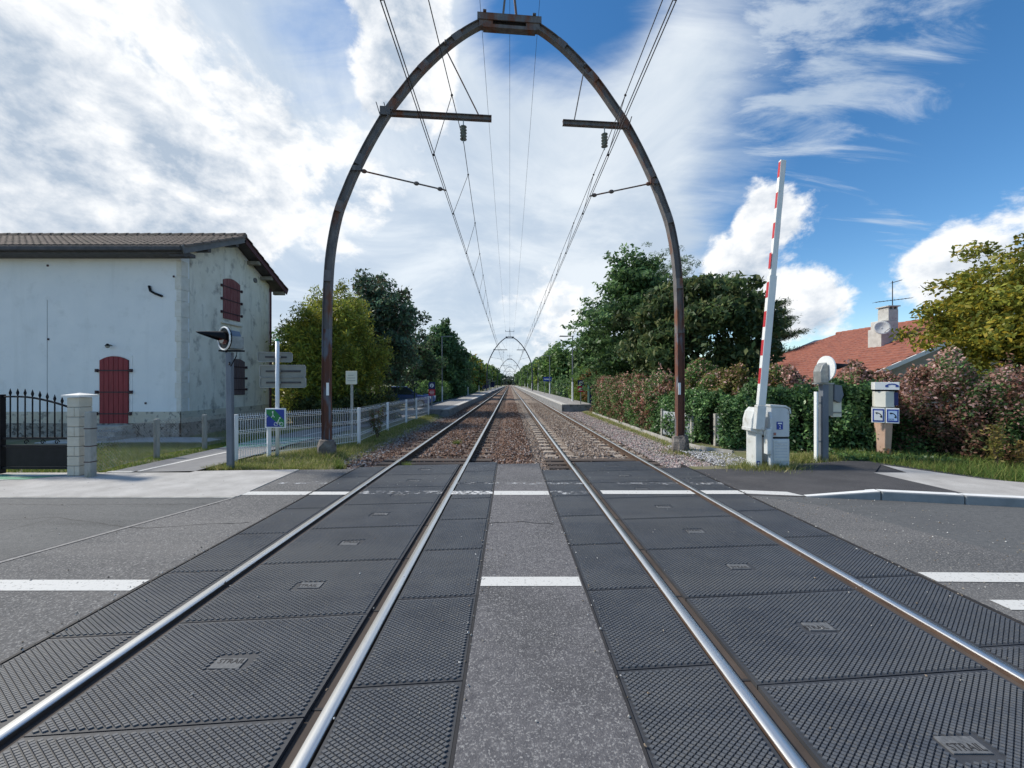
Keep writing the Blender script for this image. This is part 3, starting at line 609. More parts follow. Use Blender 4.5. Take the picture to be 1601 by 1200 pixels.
def make_gantry(near):
    g = thing('arched_gantry', 'rusty steel arched gantry spanning both tracks just beyond the crossing' if near else 'dark steel arched gantry over the tracks along the station platforms', 'gantry',
              group=None if near else 'arched gantries receding down the line')
    mt = M_gantry if near else M_far
    for s in (-1, 1):
        lg = leg_mesh(s, smooth_prof(PROF[2:]) if near else PROF[2:]).build('arch_leg', mt, g)
        if near:
            for k in (3,5,7,9,11,13):
                a_, b_ = Vector((s*PROF[k][0],0,PROF[k][1])), Vector((s*PROF[k+1][0],0,PROF[k+1][1])); c_ = a_.lerp(b_,.3); d_ = (b_-a_).normalized()
                bp = MB().beam((c_-d_*.13)+Vector((0,-.082,0)), (c_+d_*.13)+Vector((0,-.082,0)), .012, .165, up=(d_.z,0,-d_.x)).build('batten_plate', mt, lg)
                nb_ = Vector((d_.z,0,-d_.x))
                for u_ in (-.09,0,.09):
                    for v_ in (-.055,.055): q_ = c_+d_*u_+nb_*v_; MB().cyl((q_.x,-.088,q_.z),(q_.x,-.098,q_.z),.014,.010,6).build('rivet', mt, bp) if False else None
        leg_mesh(s, PROF[:3]).build('leg_foot', M_gantrylow if near else M_far, lg)
        b = MB(); ring = [(.22,-.35),(.21,.22),(.18,.36),(.0,.38)]
        n = 9; vs = []; fs = []
        for r, z in ring:
            for k in range(n):
                a = 6.283*k/n; rr = r*(1+random.uniform(-.1,.1)) if r else 0; vs.append((s*4.375+rr*math.cos(a), rr*math.sin(a), z+random.uniform(-.02,.02)))
        for i in range(3):
            for k in range(n): q = (k+1)%n; fs.append((i*n+k, i*n+q, (i+1)*n+q, (i+1)*n+k))
        b.add(vs, fs).build('footing', M_concdark, g)
        if near:
            MB().box(s*4.38-.03-s*.055, s*4.38+.03-s*.055, -.092, -.08, 1.42, 1.72).build('marker_plate', M_signw, g)
    m = MB(); m.box(-.80,.78,-.09,-.07,10.60,10.74); m.box(-.80,.78,.07,.09,10.60,10.74); m.box(-.80,.78,-.09,.09,10.742,10.765)
    m.box(-.76,-.42,-.068,.068,10.45,10.70); m.box(.40,.74,-.068,.068,10.45,10.70); m.box(-.66,.64,-.08,.08,10.42,10.50)
    m.build('top_beam', mt, g)
    for x in (-.62,.6): MB().box(x-.04,x+.04,-.13,.13,10.77,10.80).build('clamp', mt, g)
    t = MB(); t.beam((-.17,0,10.76),(-.03,0,12.1),.05,.05); t.beam((.17,0,10.76),(.03,0,12.1),.05,.05); t.beam((-.85,0,11.75),(.85,0,11.75),.06,.06); t.beam((0,0,12.0),(0,0,12.55),.05,.05)
    t.build('earth_wire_mast', mt, g)
    for x in (-.8,.8):
        MB().cyl((x,0,11.78),(x,0,11.98),.06,.05,8).build('insulator', M_glass, g)
    for s, x1, x0, ins in ((-1,-2.98,-.45,-1.14),(1,2.90,1.33,2.40)):
        a = MB(); lo, hi = min(x0,x1), max(x0,x1)
        a.box(lo,hi,-.05,.05,8.275,8.29); a.box(lo,hi,-.05,.05,8.17,8.185); a.box(lo,hi,-.012,.012,8.186,8.274)
        a.box(x1-.14,x1+.10,-.098,-.085,8.13,8.33)
        ar = a.build('cross_arm', mt, g)
        for dx in (-.12,.06):
            MB().beam((x1+dx-.0*s,-.115,8.07),(x1+dx+s*.10,-.115,8.40),.02,.02).build('clip', mt, ar)
        if s < 0: p0, p1 = (-1.56,0,9.85), (-.76,0,8.29)
        else: p0, p1 = (1.86,0,9.52), (1.62,0,8.29)
        MB().beam((p0[0],-.13,p0[2]+.12),(p0[0]-s*-.06,.13,p0[2]+.08),.05,.05).build('hanger_clamp', mt, g)
        MB().tube([p0,p1], .016, 6).build('hanger_rod', mt, g)
        im = MB(); im.cyl((ins,0,8.17),(ins,0,7.60),.014,.014,6)
        for k in range(5): im.cyl((ins,0,8.03-k*.075),(ins,0,7.99-k*.075),.025,.085,10); 
        im.build('insulator_string', M_glass, g)
        if s < 0: q0, q1 = (-3.66,0,6.83), (-1.56,0,6.42)
        else: q0, q1 = (3.66,0,6.82), (2.02,0,6.42)
        sa = MB(); sa.tube([q0,q1], .018, 6); 
        v0, v1 = Vector(q0), Vector(q1)
        for f_ in (.07,.66,.93): c = v0.lerp(v1, f_); sa.sphere(c, .052, 8, 5, (1.4,1,.9))
        sa.build('steady_arm', mt, g)
        MB().box(q0[0]-.10,q0[0]+.10,-.098,-.08,q0[2]-.06,q0[2]+.06).build('arm_bracket', mt, g)
    return g
GY0, GSP = 9.5, 64.0
g1 = make_gantry(True); g1.location = (0, GY0, -.04); g1.rotation_euler = (0,0,math.atan(.08))
g2 = make_gantry(False); g2.location = (0, GY0+GSP, -.04); g2.rotation_euler = (0,0,math.atan(.04))
for i in range(2, 10):
    g = copy_tree(g2); g.location = (0, GY0+GSP*i, -.04); g['label'] = 'dark steel arched gantry over the tracks far beyond the platforms'
g2['label'] = 'dark steel arched gantry over the platforms, next beyond the rusty one'; del g2['group']

# overhead lines
def overhead(label, x_ins, x_con, zc):
    t = thing('overhead_line', label, 'overhead wire')
    y_sup = [GY0 + GSP*i for i in range(-1, 10)]
    for dx in (-.022, .022):
        pts = []
        for i in range(len(y_sup)): pts.append((x_con + dx + (.0 if i % 2 else .0), y_sup[i], zc))
        MB().tube(pts, .0085, 5).build('contact_wire', M_wire, t)
    mp = []; 
    def mess(y):
        k = ((y - GY0) / GSP) % 1.0; s = 4*k*(1-k)
        return (x_ins + (x_con - x_ins)*s, y, 7.62 - .62*s)
    y = y_sup[0]
    while y <= y_sup[-1]: mp.append(mess(y)); y += 2.0 if y < 140 else 8.0
    MB().tube(mp, .009, 5).build('messenger_wire', M_wire, t)
    y = -7.15; k = 0
    while y < 190:
        a = mess(y); b = (x_con, y + (.12 if k % 2 else -.12), zc+.01)
        dm = MB(); dm.tube([a, b], .0075 if y < 60 else .006, 5); 
        if y < 40: dm.sphere(a, .028, 6, 4); dm.sphere(b, .028, 6, 4)
        dm.build('dropper', M_wire, t); y += 3.0; k += 1
    return t
overhead('black contact wire, messenger and droppers over the left track', -1.14, -1.58, 6.40)
overhead('black contact wire, messenger and droppers over the right track', 2.40, 2.04, 6.40)
for x, z, lab in ((-.8,11.95,'thin earth wire on the left end of the gantry tops'),(.0,12.5,'thin earth wire on the mast tips of the gantries'),(.8,11.95,'thin earth wire on the right end of the gantry tops')):
    pts = []; y = GY0 - GSP
    while y < GY0 + GSP*9: k = ((y-GY0)/GSP) % 1; pts.append((x, y, z - .8*4*k*(1-k))); y += 4
    tag(MB().tube(pts, .006, 5).build('earth_wire', M_wire), lab, 'wire')

# ------------------------------------------------------------------ platforms
def platform(label, x0, x1, y0, y1, z, side):
    t = thing('station_platform', label, 'platform', (0,0,0))
    MB().box(x0, x1, y0, y1, -.3, z-.05).build('platform_wall', M_platface, t)
    e = x1 if side < 0 else x0; s = side
    MB().box(min(e, e+s*.35), max(e, e+s*.35), y0-.02, y1, z-.048, z).build('edge_slab', M_platedge, t)
    MB().box(min(e+s*.355, x0 if s < 0 else x1), max(e+s*.355, x0 if s < 0 else x1), y0-.02, y1, z-.048, z-.004).build('surface', M_plat, t)
    return t
platform('grey station platform left of the tracks behind the white fence end', -5.0, -3.35, 21.2, 260, .26, -1)
platform('grey station platform right of the tracks beyond the hedge', 3.30, 5.30, 24.3, 260, .36, 1)

def lamp(x, y, z0, h, label, armdir, first=True):
    t = thing('platform_lamp', label, 'lamp post', (x,y,z0))
    MB().cyl((0,0,0),(0,0,1.45),.075,.07,10).build('painted_foot', M_signw, t)
    MB().cyl((0,0,1.45),(0,0,h),.055,.04,8).build('pole', M_bluegrey, t)
    a = MB(); a.beam((-.1*armdir,0,h),(.95*armdir,0,h+.03),.05,.05); a.build('arm', M_bluegrey, t)
    MB().box(min(.35*armdir,1.0*armdir),max(.35*armdir,1.0*armdir),-.09,.09,h-.03,h+.005).build('lamp_head', M_signback, t)
    return t
lamp(-6.35, 36, -.04, 6.15, 'tall slim lamp post with white foot beside the left platform, nearest the fence', 1)
for i, y in enumerate((56,76,96,116,136)): lamp(-6.1, y, -.04, 5.9, 'slim lamp post with white foot farther along the left platform', 1)['group'] = 'lamp posts along the left platform'
l = lamp(4.75, 29, .355, 4.9, 'dark slim lamp post with white foot beside the red sign on the right platform', -1)
for i, y in enumerate((49,69,89,109,129)): lamp(5.1, y, .355, 4.9, 'slim lamp post with white foot farther along the right platform', -1)['group'] = 'lamp posts along the right platform'

def info_sign(x, y, z0, label, hs):
    t = thing('warning_sign', label, 'sign', (x,y,z0))
    MB().box(-.03,.03,-.02,.02,0,hs).build('post', M_greymetal, t)
    b = MB().box(-.19,.19,-.045,-.021,hs-.72,hs-.345).build('red_panel', M_signred, t)
    for k, (w, zz) in enumerate(((.12,.46),(.14,.54),(.10,.62))): MB().box(-w,w,-.049,-.0455,hs-zz-.014,hs-zz+.014).build('text_line', M_signw, b)
    a = MB().box(-.19,.19,-.045,-.021,hs-.34,hs+.06).build('blue_panel', M_blue2, t)
    c = MB().cyl((0,-.0455,hs-.14),(0,-.050,hs-.14),.115,.115,20).build('white_disc', M_signw, a)
    p = MB(); p.cyl((.01,-.0505,hs-.075),(.01,-.053,hs-.075),.022,.022,10); p.prism_y([(-.035,hs-.24),(-.005,hs-.24),(.03,hs-.16),(.04,hs-.11),(-.01,hs-.10),(-.03,hs-.16)], -.053, -.0505)
    p.build('pictogram', M_blue2, a)
info_sign(-4.5, 22.2, .25, 'blue pictogram sign over red panel on the left platform end', 1.45)
info_sign(4.62, 25.0, .35, 'blue pictogram sign over red panel on the right platform end', 1.50)
t = thing('station_name_sign', 'blue station name board on two posts on the right platform', 'sign', (5.0,51,.355))
for x in (-.4,.4): MB().box(x-.03,x+.03,-.03,.03,0,2.2).build('post', M_greymetal, t)
MB().box(-.55,.55,-.05,-.031,1.65,2.25).build('board', M_blue, t); MB().box(-.42,.42,-.056,-.0505,1.87,2.0).build('name_line', M_signw, t)
for j, y in enumerate((92, 128)):                    # platform shelters far down on the left
    t = thing('platform_shelter', ('small glazed waiting shelter with grey roof on the left platform', 'second glazed waiting shelter farther down the left platform')[j], 'shelter', (-5.6,y,.25))
    MB().box(-.9,.9,-2.2,2.2,2.3,2.42).build('roof', M_signback, t)
    for x, yy in ((-.8,-2.1),(.7,-2.1),(-.8,2.1),(.7,2.1)): MB().box(x-.04,x+.04,yy-.04,yy+.04,0,2.3).build('post', M_bluegrey, t)
    MB().box(-.82,-.78,-2.05,2.05,.3,2.1).build('back_pane', M_blue2, t); MB().box(-.75,.4,2.08,2.12,.3,2.1).build('side_pane', M_blue2, t); MB().box(-.7,-.3,-1.8,1.8,.42,.48).build('bench', M_bluegrey, t)

# ------------------------------------------------------------------ station house (left)
HX, HY0, HY1 = -10.34, 12.07, 16.45; HZ, RZ, RYc = 5.92, 6.99, 14.26; XF = -26.0
def zslope(y): return RZ - (abs(y - RYc) / (RYc - HY0)) * (RZ - HZ)
hs = thing('white_house', 'white rendered two-storey house with brown tiled roof and red shutters', 'house', (HX, HY0, 0))
def HP(m, name, mt, parent=hs, **k):                 # world-built part under the house
    m.v = [(x-HX, y-HY0, z) for x, y, z in m.v]; return m.build(name, mt, parent, **k)
HP(MB().prism_x([(HY0,-.3),(HY1,-.3),(HY1,HZ),(RYc,RZ),(HY0,HZ)], XF, HX), 'wall', M_wallf)
HP(MB().prism_x([(HY0+.32,.78),(HY1-.28,.78),(HY1-.28,HZ-.05),(RYc,RZ-.16),(HY0+.32,HZ+.06)], HX, HX+.012), 'gable_render', M_wallg)
HP(MB().box(XF, HX+.03, HY0-.03, HY0+.0, .42, .78).box(HX, HX+.035, HY0-.03, HY1+.02, .42, .78), 'plinth', M_plinth)
HP(MB().box(XF, HX+.07, HY0-.07, HY0+.0, -.3, .415).box(HX, HX+.075, HY0-.07, HY1+.05, -.3, .415), 'rubble_footing', M_rubble)
zq = .785; i = 0
while zq < 5.5:
    hq = (.42,.50,.36)[i % 3]; wq = .30 if i % 2 else .24
    HP(MB().box(HX, HX+.022, HY0-.02, HY0+wq, zq, min(zq+hq-.012,5.8)).box(HX-.13-.05*(i%2), HX, HY0-.02, HY0-.0, zq, min(zq+hq-.012,5.8)), 'quoin', M_quoin, bevel=.006); zq += hq; i += 1
HP(MB().box(HX, HX+.02, HY1-.26, HY1+.012, .785, HZ-.03), 'corner_strip', M_wallg)
# front wall seams
HP(MB().box(AT(74,0,12.07)[0]-.007, AT(74,0,12.07)[0]+.007, HY0-.008, HY0, 1.2, 4.3), 'wall_seam', mat('seam_grey',(.42,.43,.44)))
def shutter(name, plane, c, w, h0, h1, rise, mt, nplank, label, parent=hs, lw=0.02, straps=(.16,.5,.84), hm=M_iron):
    """arched leaf of planks; plane 'y' faces -Y, 'x' faces +X; c = centre along the wall"""
    a = bpy.data.objects.new(name, None); COL.objects.link(a); a.parent = parent; a['label'] = label
    def topz(u): return h1 - rise * (2*u/w)**2
    pw = w / nplank
    for k in range(nplank):
        u0 = -w/2 + k*pw + .006; u1 = -w/2 + (k+1)*pw - .006
        poly = [(u0,h0),(u1,h0),(u1,topz(u1)),((u0+u1)/2,topz((u0+u1)/2)),(u0,topz(u0))]
        if plane == 'y': m = MB().prism_y([(c+u, z) for u, z in poly], HY0-.05, HY0-.018)
        else: m = MB().prism_x([(c+u, z) for u, z in poly], HX+.02, HX+.05)
        HP(m, 'plank', mt, a, bevel=.004)
    g = 0
    if plane == 'y': fr = MB().prism_y([(c-w/2,h0),(c+w/2,h0)]+[(c+u,topz(u)) for u in np.linspace(w/2,-w/2,7)], HY0-.017, HY0-.004)
    else: fr = MB().prism_x([(c-w/2,h0),(c+w/2,h0)]+[(c+u,topz(u)) for u in np.linspace(w/2,-w/2,7)], HX+.013, HX+.019)
    HP(fr, 'reveal', M_iron, a)
    for s in straps:
        z = h0 + (h1-h0-rise)*s
        if plane == 'y': m = MB().box(c-w/2-.06, c+w/2+.06, HY0-.062, HY0-.051, z-.02, z+.02).box(c-w/2-.11,c-w/2-.05,HY0-.08,HY0-.0,z-.05,z+.05).box(c+w/2+.05,c+w/2+.11,HY0-.08,HY0-.0,z-.05,z+.05)
        else: m = MB().box(HX+.051, HX+.062, c-w/2-.05, c+w/2+.05, z-.02, z+.02).box(HX+.012,HX+.08,c-w/2-.10,c-w/2-.04,z-.045,z+.045).box(HX+.012,HX+.08,c+w/2+.04,c+w/2+.10,z-.045,z+.045)
        HP(m, 'hinge_strap', hm, a)
    # moulded surround
    sur = MB(); arc = [(u, topz(u)) for u in np.linspace(-w/2, w/2, 9)]
    for (u0,z0),(u1,z1) in zip(arc[:-1], arc[1:]):
        pts = [(c+u0,z0+.02),(c+u1,z1+.02),(c+u1*1.22,z1+.16),(c+u0*1.22,z0+.16)]
        if plane == 'y': sur.prism_y(pts, HY0-.014, HY0-.002)
        else: sur.prism_x(pts, HX+.013, HX+.024)
    for s in (-1,1):
        pts = [(c+s*w/2*1.01,h0),(c+s*w/2*1.22,h0),(c+s*w/2*1.22,topz(w/2)+.15),(c+s*w/2*1.01,topz(w/2)+.02)]
        if plane == 'y': sur.prism_y(pts if s > 0 else pts[::-1], HY0-.0135, HY0-.002)
        else: sur.prism_x(pts if s > 0 else pts[::-1], HX+.0135, HX+.0235)
    HP(sur, 'surround', M_wallf if plane == 'y' else M_wallg, a)
shutter('door', 'y', AT(180,0,HY0)[0], .90, .40, 2.52, .13, M_shutter, 6, 'dark red arched plank door')
yw = 600*-10.34/(361-CX); shutter('shutter', 'x', yw, .86, AT(0,500,yw)[1], AT(0,438,yw)[1]+.04, .12, M_shutter2, 5, 'faded red upper shutter')
yw2 = 600*-10.34/(370-CX); shutter('shutter', 'x', yw2, .78, AT(0,617,yw2)[1], AT(0,563,yw2)[1]+.05, .10, M_shutter3, 5, 'grey weathered lower shutter')
HP(MB().box(HX+.013, HX+.10, yw-.52, yw+.52, AT(0,505,yw)[1]-.07, AT(0,505,yw)[1]), 'window_sill', M_quoin, bevel=.01)
xd = AT(180,0,HY0)[0]
for k in range(3): HP(MB().box(xd-.62-.06*k, xd+.62+.06*k, HY0-.36-.30*k, HY0-.02, -.1, .38-.145*k), 'step', M_concrete, bevel=.02)
# wall lamp above the door, broken pipe on the upper wall
wl = bpy.data.objects.new('wall_lamp', None); COL.objects.link(wl); wl.parent = hs
lx, lz = AT(175,540,HY0); HP(MB().cyl((lx,HY0,lz),(lx,HY0-.10,lz+.02),.02,.02,8).sphere((lx,HY0-.13,lz-.03),.06,10,6), 'lamp_body', M_signback, wl)
HP(MB().cyl((lx,HY0-.13,lz-.02),(lx,HY0-.13,lz+.05),.07,.02,10), 'lamp_cap', M_black, wl)
p = [AT(235,447,HY0), AT(237,455,HY0), AT(244,459,HY0), AT(255,463,HY0)]
HP(MB().tube([(p[0][0],HY0-.04,p[0][1]),(p[1][0],HY0-.04,p[1][1]),(p[2][0],HY0-.04,p[2][1]),(p[3][0],HY0-.04,p[3][1])], .035, 8), 'pipe_bend', M_black, smooth=True)
for px, py in ((272,402),(272,432),(200,585),(228,630),(75,415),(76,530)):
    x, z = AT(px,py,HY0); HP(MB().box(x-.025,x+.025,HY0-.02,HY0,z-.03,z+.03), 'wall_anchor', M_iron)
yv = 600*-10.34/(398-CX); HP(MB().cyl((HX+.012,yv,AT(0,438,yv)[1]),(HX+.05,yv,AT(0,438,yv)[1]),.10,.10,10), 'wall_vent', M_verge)
# roof
rf = bpy.data.objects.new('roof', None); COL.objects.link(rf); rf.parent = hs
OV, XV = .48, HX + .50; sl = (RZ-HZ)/(RYc-HY0)
ef, eb = HY0-OV, HY1+OV; ze = RZ - sl*(RYc-ef)
HP(MB().prism_x([(ef,ze+.02),(ef,ze+.09),(RYc,RZ+.11),(eb,ze+.09),(eb,ze+.02),(RYc,RZ+.04)], XF-.3, XV-.03), 'roof_boarding', M_eaves, rf)
tm = MB(); tw = .215; nseg = 5
x = XF - .2
cols_n = int((XV - (XF-.2)) / tw)
slen = math.hypot(RYc-ef, RZ-ze); ncourse = 8
for ci in range(cols_n + 1):
    xc = XF - .2 + ci*tw
    for side in (-1, 1):
        for r_ in range(ncourse):
            f0 = r_/ncourse; f1 = (r_+1.12)/ncourse if r_ < ncourse-1 else 1.0
            ya, za = (RYc + side*(RYc-ef)*(1-f0)), ze + (RZ-ze)*f0
            yb, zb = (RYc + side*(RYc-ef)*(1-f1)), ze + (RZ-ze)*f1
            vs = []; jit = random.uniform(-.008,.008)
            for (yy, zz, rr, up) in ((ya,za,.105,.125),(yb,zb,.085,.10)):
                for k in range(nseg):
                    a = math.pi*k/(nseg-1); vs.append((xc+jit+rr*math.cos(a), yy, zz+up+.085*math.sin(a)))
            fs = [(k, k+1, nseg+k+1, nseg+k) for k in range(nseg-1)] + [tuple(range(nseg))]
            tm.add(vs, fs)
    if ci:
        pass
tag(HP(tm, 'roof_tiles', M_tileb, rf), kind='stuff')
rt = MB(); xx = XF-.2
while xx < XV:
    rt.cyl((xx,RYc,RZ+.15),(min(xx+.44,XV+.02),RYc,RZ+.16),.105,.12,8); xx += .40
tag(HP(rt, 'ridge_tiles', M_tileb, rf), kind='stuff')
HP(MB().box(XF-.3, XV-.01, ef-.13, ef-.01, ze-.03, ze+.10), 'gutter', M_eaves, rf, bevel=.02)
HP(MB().box(XF-.3, XV-.04, ef-.008, HY0-.002, ze-.09, ze+.015), 'eaves_board', M_eaves, rf)
for side in (-1, 1):
    y_e = ef-.05 if side < 0 else eb+.05
    HP(MB().beam((XV, y_e, RZ - sl*abs(RYc-y_e)+.04), (XV, RYc, RZ+.04), .04, .24), 'verge_board', M_verge if side < 0 else M_soffit, rf)
for yy in (ef+.10, HY0+.55, RYc-.35, RYc+.9, HY1-.5, eb-.12):
    zz = RZ - sl*abs(yy-RYc) - .06
    HP(MB().box(HX, XV-.03, yy-.07, yy+.07, zz-.14, zz), 'purlin_end', M_eaves if yy < RYc else M_purlin, rf, bevel=.008)
HP(MB().cyl((HX+.07,HY1+.02,.1),(HX+.07,HY1+.02,HZ-.2),.045,.045,8), 'downpipe', M_soffit)

# ------------------------------------------------------------------ gate, pillar, chain-link fence (left)
px0, py0 = -7.84, 7.0
pl = thing('gate_pillar', 'cream block gate pillar with pale flat cap', 'pillar', (px0,py0,0))
MB().box(-.10,.10,-.10,.10,-.1,1.40).build('core', M_mortar, pl)
for r_ in range(8):
    z = .005 + r_*.176
    cuts = [-.112,.112] if r_ % 2 else [-.112,.02,.112]
    for a, b in zip(cuts[:-1], cuts[1:]):
        MB().box(a+.003,b-.003,-.112,.112,z,z+.167).build('block', M_block, pl, bevel=.008)
MB().add([(-.165,-.165,1.415),(.165,-.165,1.415),(.165,.165,1.415),(-.165,.165,1.415),(-.165,-.165,1.45),(.165,-.165,1.45),(.165,.165,1.45),(-.165,.165,1.45),(0,0,1.49)],
         [(0,3,2,1),(0,1,5,4),(1,2,6,5),(2,3,7,6),(3,0,4,7),(4,5,8),(5,6,8),(6,7,8),(7,4,8)]).build('cap', M_cap, pl)
cp = thing('concrete_post', 'mossy concrete end post of the chain-link fence beside the block pillar', 'post', (-7.46,6.83,0))
MB().box(-.058,.058,-.055,.055,-.2,1.16).build('shaft', M_oldpost, cp, bevel=.015)
for z in (.27,.55,.86): MB().box(-.061,.061,-.058,.058,z-.008,z+.008).build('tie_wire', M_iron, cp)
gt = thing('iron_gate', 'black wrought iron double gate with spear tips and solid lower panel', 'gate', (px0-.12,py0,0))
gx0 = -1.28                                            # leaf width to the middle stile
MB().box(gx0,-.03,-.02,.02,.10,.14).build('rail', M_black, gt); MB().box(gx0,-.03,-.02,.02,.50,.54).build('rail', M_black, gt); MB().box(gx0,-.03,-.02,.02,.64,.68).build('rail', M_black, gt)
MB().box(gx0+.06,-.06,-.008,.008,.145,.495).build('lower_panel', M_black, gt)
def gtop(x): u = (x-gx0)/(-gx0); return 1.42 - .22*(max(u-.25,0)/.75)**1.6
tp = [(x,0,gtop(x)) for x in np.linspace(gx0,-.03,10)]; MB().tube(tp, .018, 6).build('top_rail', M_black, gt)
for k in range(9):
    x = gx0 + .13 + k*.135
    MB().cyl((x,0,.66),(x,0,gtop(x)+.03),.011,.011,6).cyl((x,0,gtop(x)+.03),(x,0,gtop(x)+.07),.012,.022,6).cyl((x,0,gtop(x)+.07),(x,0,gtop(x)+.15),.022,.002,6).build('bar', M_black, gt)
for cxs in (gx0+.42, gx0+.72, gx0+.98):
    sc = [(cxs+(.05-.004*k)*math.cos(.7*k), 0, .59+(.05-.004*k)*math.sin(.7*k)) for k in range(11)]; MB().tube(sc, .008, 5).build('scroll', M_black, gt)
MB().box(gx0-.10,gx0,-.04,.04,.02,1.46).build('middle_stile', M_black, gt); MB().box(-.03,.0,-.03,.03,.08,1.22).build('hinge_stile', M_black, gt)
MB().box(gx0-1.4,gx0-.11,-.02,.02,.10,.14).box(gx0-1.4,gx0-.11,-.02,.02,.50,.54).box(gx0-1.4,gx0-.11,-.02,.02,.64,.68).box(gx0-1.34,gx0-.13,-.008,.008,.145,.495).tube([(gx0-.11,0,1.42),(gx0-.6,0,1.40),(gx0-1.4,0,1.2)],.018,6).build('second_leaf', M_black, gt)
ftops = [(-8.08,7.45,0),(-8.1,9.2,0),(-8.2,10.8,0),(-8.3,13.2,0)]
p1 = (*G(245,714),0); p2 = (*G(320,700),0); p0 = (-7.46,6.83,0)
for q, lab in ((p1,'dark weathered fence post in the chain-link fence, nearer the block pillar'),(p2,'dark weathered fence post in the chain-link fence, nearer the house gable')):
    o = MB().box(-.045,.045,-.04,.04,-.2,.86).build('fence_post', M_oldpost, bevel=.012, loc=q); tag(o, lab, 'post')
p3 = (p2[0]-.15, p2[1]+3.2, 0)
def chain(pa, pb, h):
    m = MB(); a, b = Vector(pa), Vector(pb); L_ = (b-a).length; d = (b-a)/L_; n = int(L_/.075)
    for s in (1,-1):
        for k in range(-int(h/.075), n+1):
            t0, t1 = k*.075, k*.075 + h
            z0, z1 = (0.06, h) if s > 0 else (h, .06)
            c0, c1 = max(t0,0), min(t1,L_)
            if c1 <= c0: continue
            zz = lambda t: z0 + (z1-z0)*(t-t0)/(t1-t0)
            pa_, pb_ = a + d*c0, a + d*c1
            w = .0055; m.add([(pa_.x,pa_.y,zz(c0)-w),(pb_.x,pb_.y,zz(c1)-w),(pb_.x,pb_.y,zz(c1)+w),(pa_.x,pa_.y,zz(c0)+w)], [(0,1,2,3)])
    for z in (.06,.5,h): m.tube([a+Vector((0,0,z)), b+Vector((0,0,z))], .003, 4)
    return m
cf = thing('chain_link_fence', 'rusty chain-link netting between the concrete posts before the white house', 'fence', (0,0,0))
for a, b in ((p0,p1),(p1,p2),(p2,p3)): chain(a, b, .82).build('netting', M_chain, cf)

# ------------------------------------------------------------------ white welded-mesh fence
posts = [(-5.93,8.30),(-5.60,8.92),(-4.23,10.76),(-4.42,13.9),(-4.42,16.4),(-4.40,18.1),(-4.36,20.6)]
wf = thing('mesh_fence', 'white welded-mesh fence on square posts along the left track', 'fence', (0,0,0))
for i, (x, y) in enumerate(posts):
    ang = math.atan2(posts[min(i+1,6)][1]-posts[max(i-1,0)][1], posts[min(i+1,6)][0]-posts[max(i-1,0)][0])
    o = MB().box(-.035,.035,-.035,.035,-.15,1.02).build('post', M_fencew, wf, bevel=.004, loc=(x,y,-.03)); o.rotation_euler = (0,0,ang)
def mesh_panel(a, b):
    a, b = Vector((*a,0)), Vector((*b,0)); L_ = (b-a).length; d = (b-a)/L_; nrm = Vector((-d.y,d.x,0)); m = MB(); n = int((L_-.1)/.05)
    prof = [(-.0,.03),(0,.20),(-.03,.235),(0,.27),(0,.56),(-.03,.595),(0,.63),(0,.86),(-.04,.90),(0,.94),(0,1.0)]
    w = .0056
    for k in range(n+1):
        c = a + d*(.05 + k*.05)
        for (o0,z0),(o1,z1) in zip(prof[:-1], prof[1:]):
            q0, q1 = c + nrm*o0, c + nrm*o1
            m.add([(q0.x-d.x*w,q0.y-d.y*w,z0),(q0.x+d.x*w,q0.y+d.y*w,z0),(q1.x+d.x*w,q1.y+d.y*w,z1),(q1.x-d.x*w,q1.y-d.y*w,z1)], [(0,1,2,3)])
    for o, z in ((0,.06),(0,.20),(-.035,.235),(0,.27),(0,.42),(0,.56),(-.035,.595),(0,.63),(0,.78),(0,.86),(-.045,.90),(0,.94)):
        if z in (.42,.78): continue
        m.beam(a+d*.04+nrm*o+Vector((0,0,z)), b-d*.04+nrm*o+Vector((0,0,z)), .007, .009)
    return m
for a, b in zip(posts[:-1], posts[1:]): mesh_panel(a, b).build('wire_panel', M_fencew, wf)

# ------------------------------------------------------------------ direction sign seen from behind, cycle sign
sx, sy = -5.42, 8.95
ds = thing('direction_sign', 'white pole carrying three grey direction boards seen from behind', 'sign', (sx,sy,-.05))
MB().cyl((0,0,0),(0,0,2.70),.042,.042,12).build('pole', M_fencew, ds, smooth=True); MB().cyl((0,0,2.70),(0,0,2.76),.045,.03,12).build('pole_cap', M_green, ds)
def board(x0, x1, z0, z1, rz=0, arrow=0):
    e = bpy.data.objects.new('sign_board', None); COL.objects.link(e); e.parent = ds; e.rotation_euler = (0,0,rz)
    c = .03; poly = [(x0+c,z0),(x1-c,z0),(x1,z0+c),(x1,z1-c),(x1-c,z1),(x0+c,z1),(x0,z1-c),(x0,z0+c)]
    MB().prism_y(poly, .06, .075).build('back_plate', M_signback, e)
    r = MB()
    for (a, b) in zip(poly, poly[1:]+poly[:1]): r.beam((a[0],.052,a[1]),(b[0],.052,b[1]),.018,.014,up=(0,1,0))
    r.build('rim', M_greymetal, e); zc = (z0+z1)/2
    MB().box(x0+.15,x1-.12,.044,.0585,zc-.02,zc+.02).build('stiffener', M_eaves, e)
    MB().box(-.06,.06,.02,.058,zc-.03,zc+.03).build('clamp', M_greymetal, e)
board(-.42,.30,2.22,2.44,rz=.25); board(-.45,.63,1.86,2.14); board(-.44,.64,1.62,1.85)
cs = thing('cycle_route_sign', 'square blue sign with green diagonal, walker and cyclist below the direction boards', 'sign', (sx,sy,-.05))
MB().box(-.24,.24,-.075,-.048,.68,1.14).build('white_rim', M_signw, cs, bevel=.012)
MB().box(-.205,.205,-.081,-.0755,.71,1.11).build('blue_field', M_blue, cs)
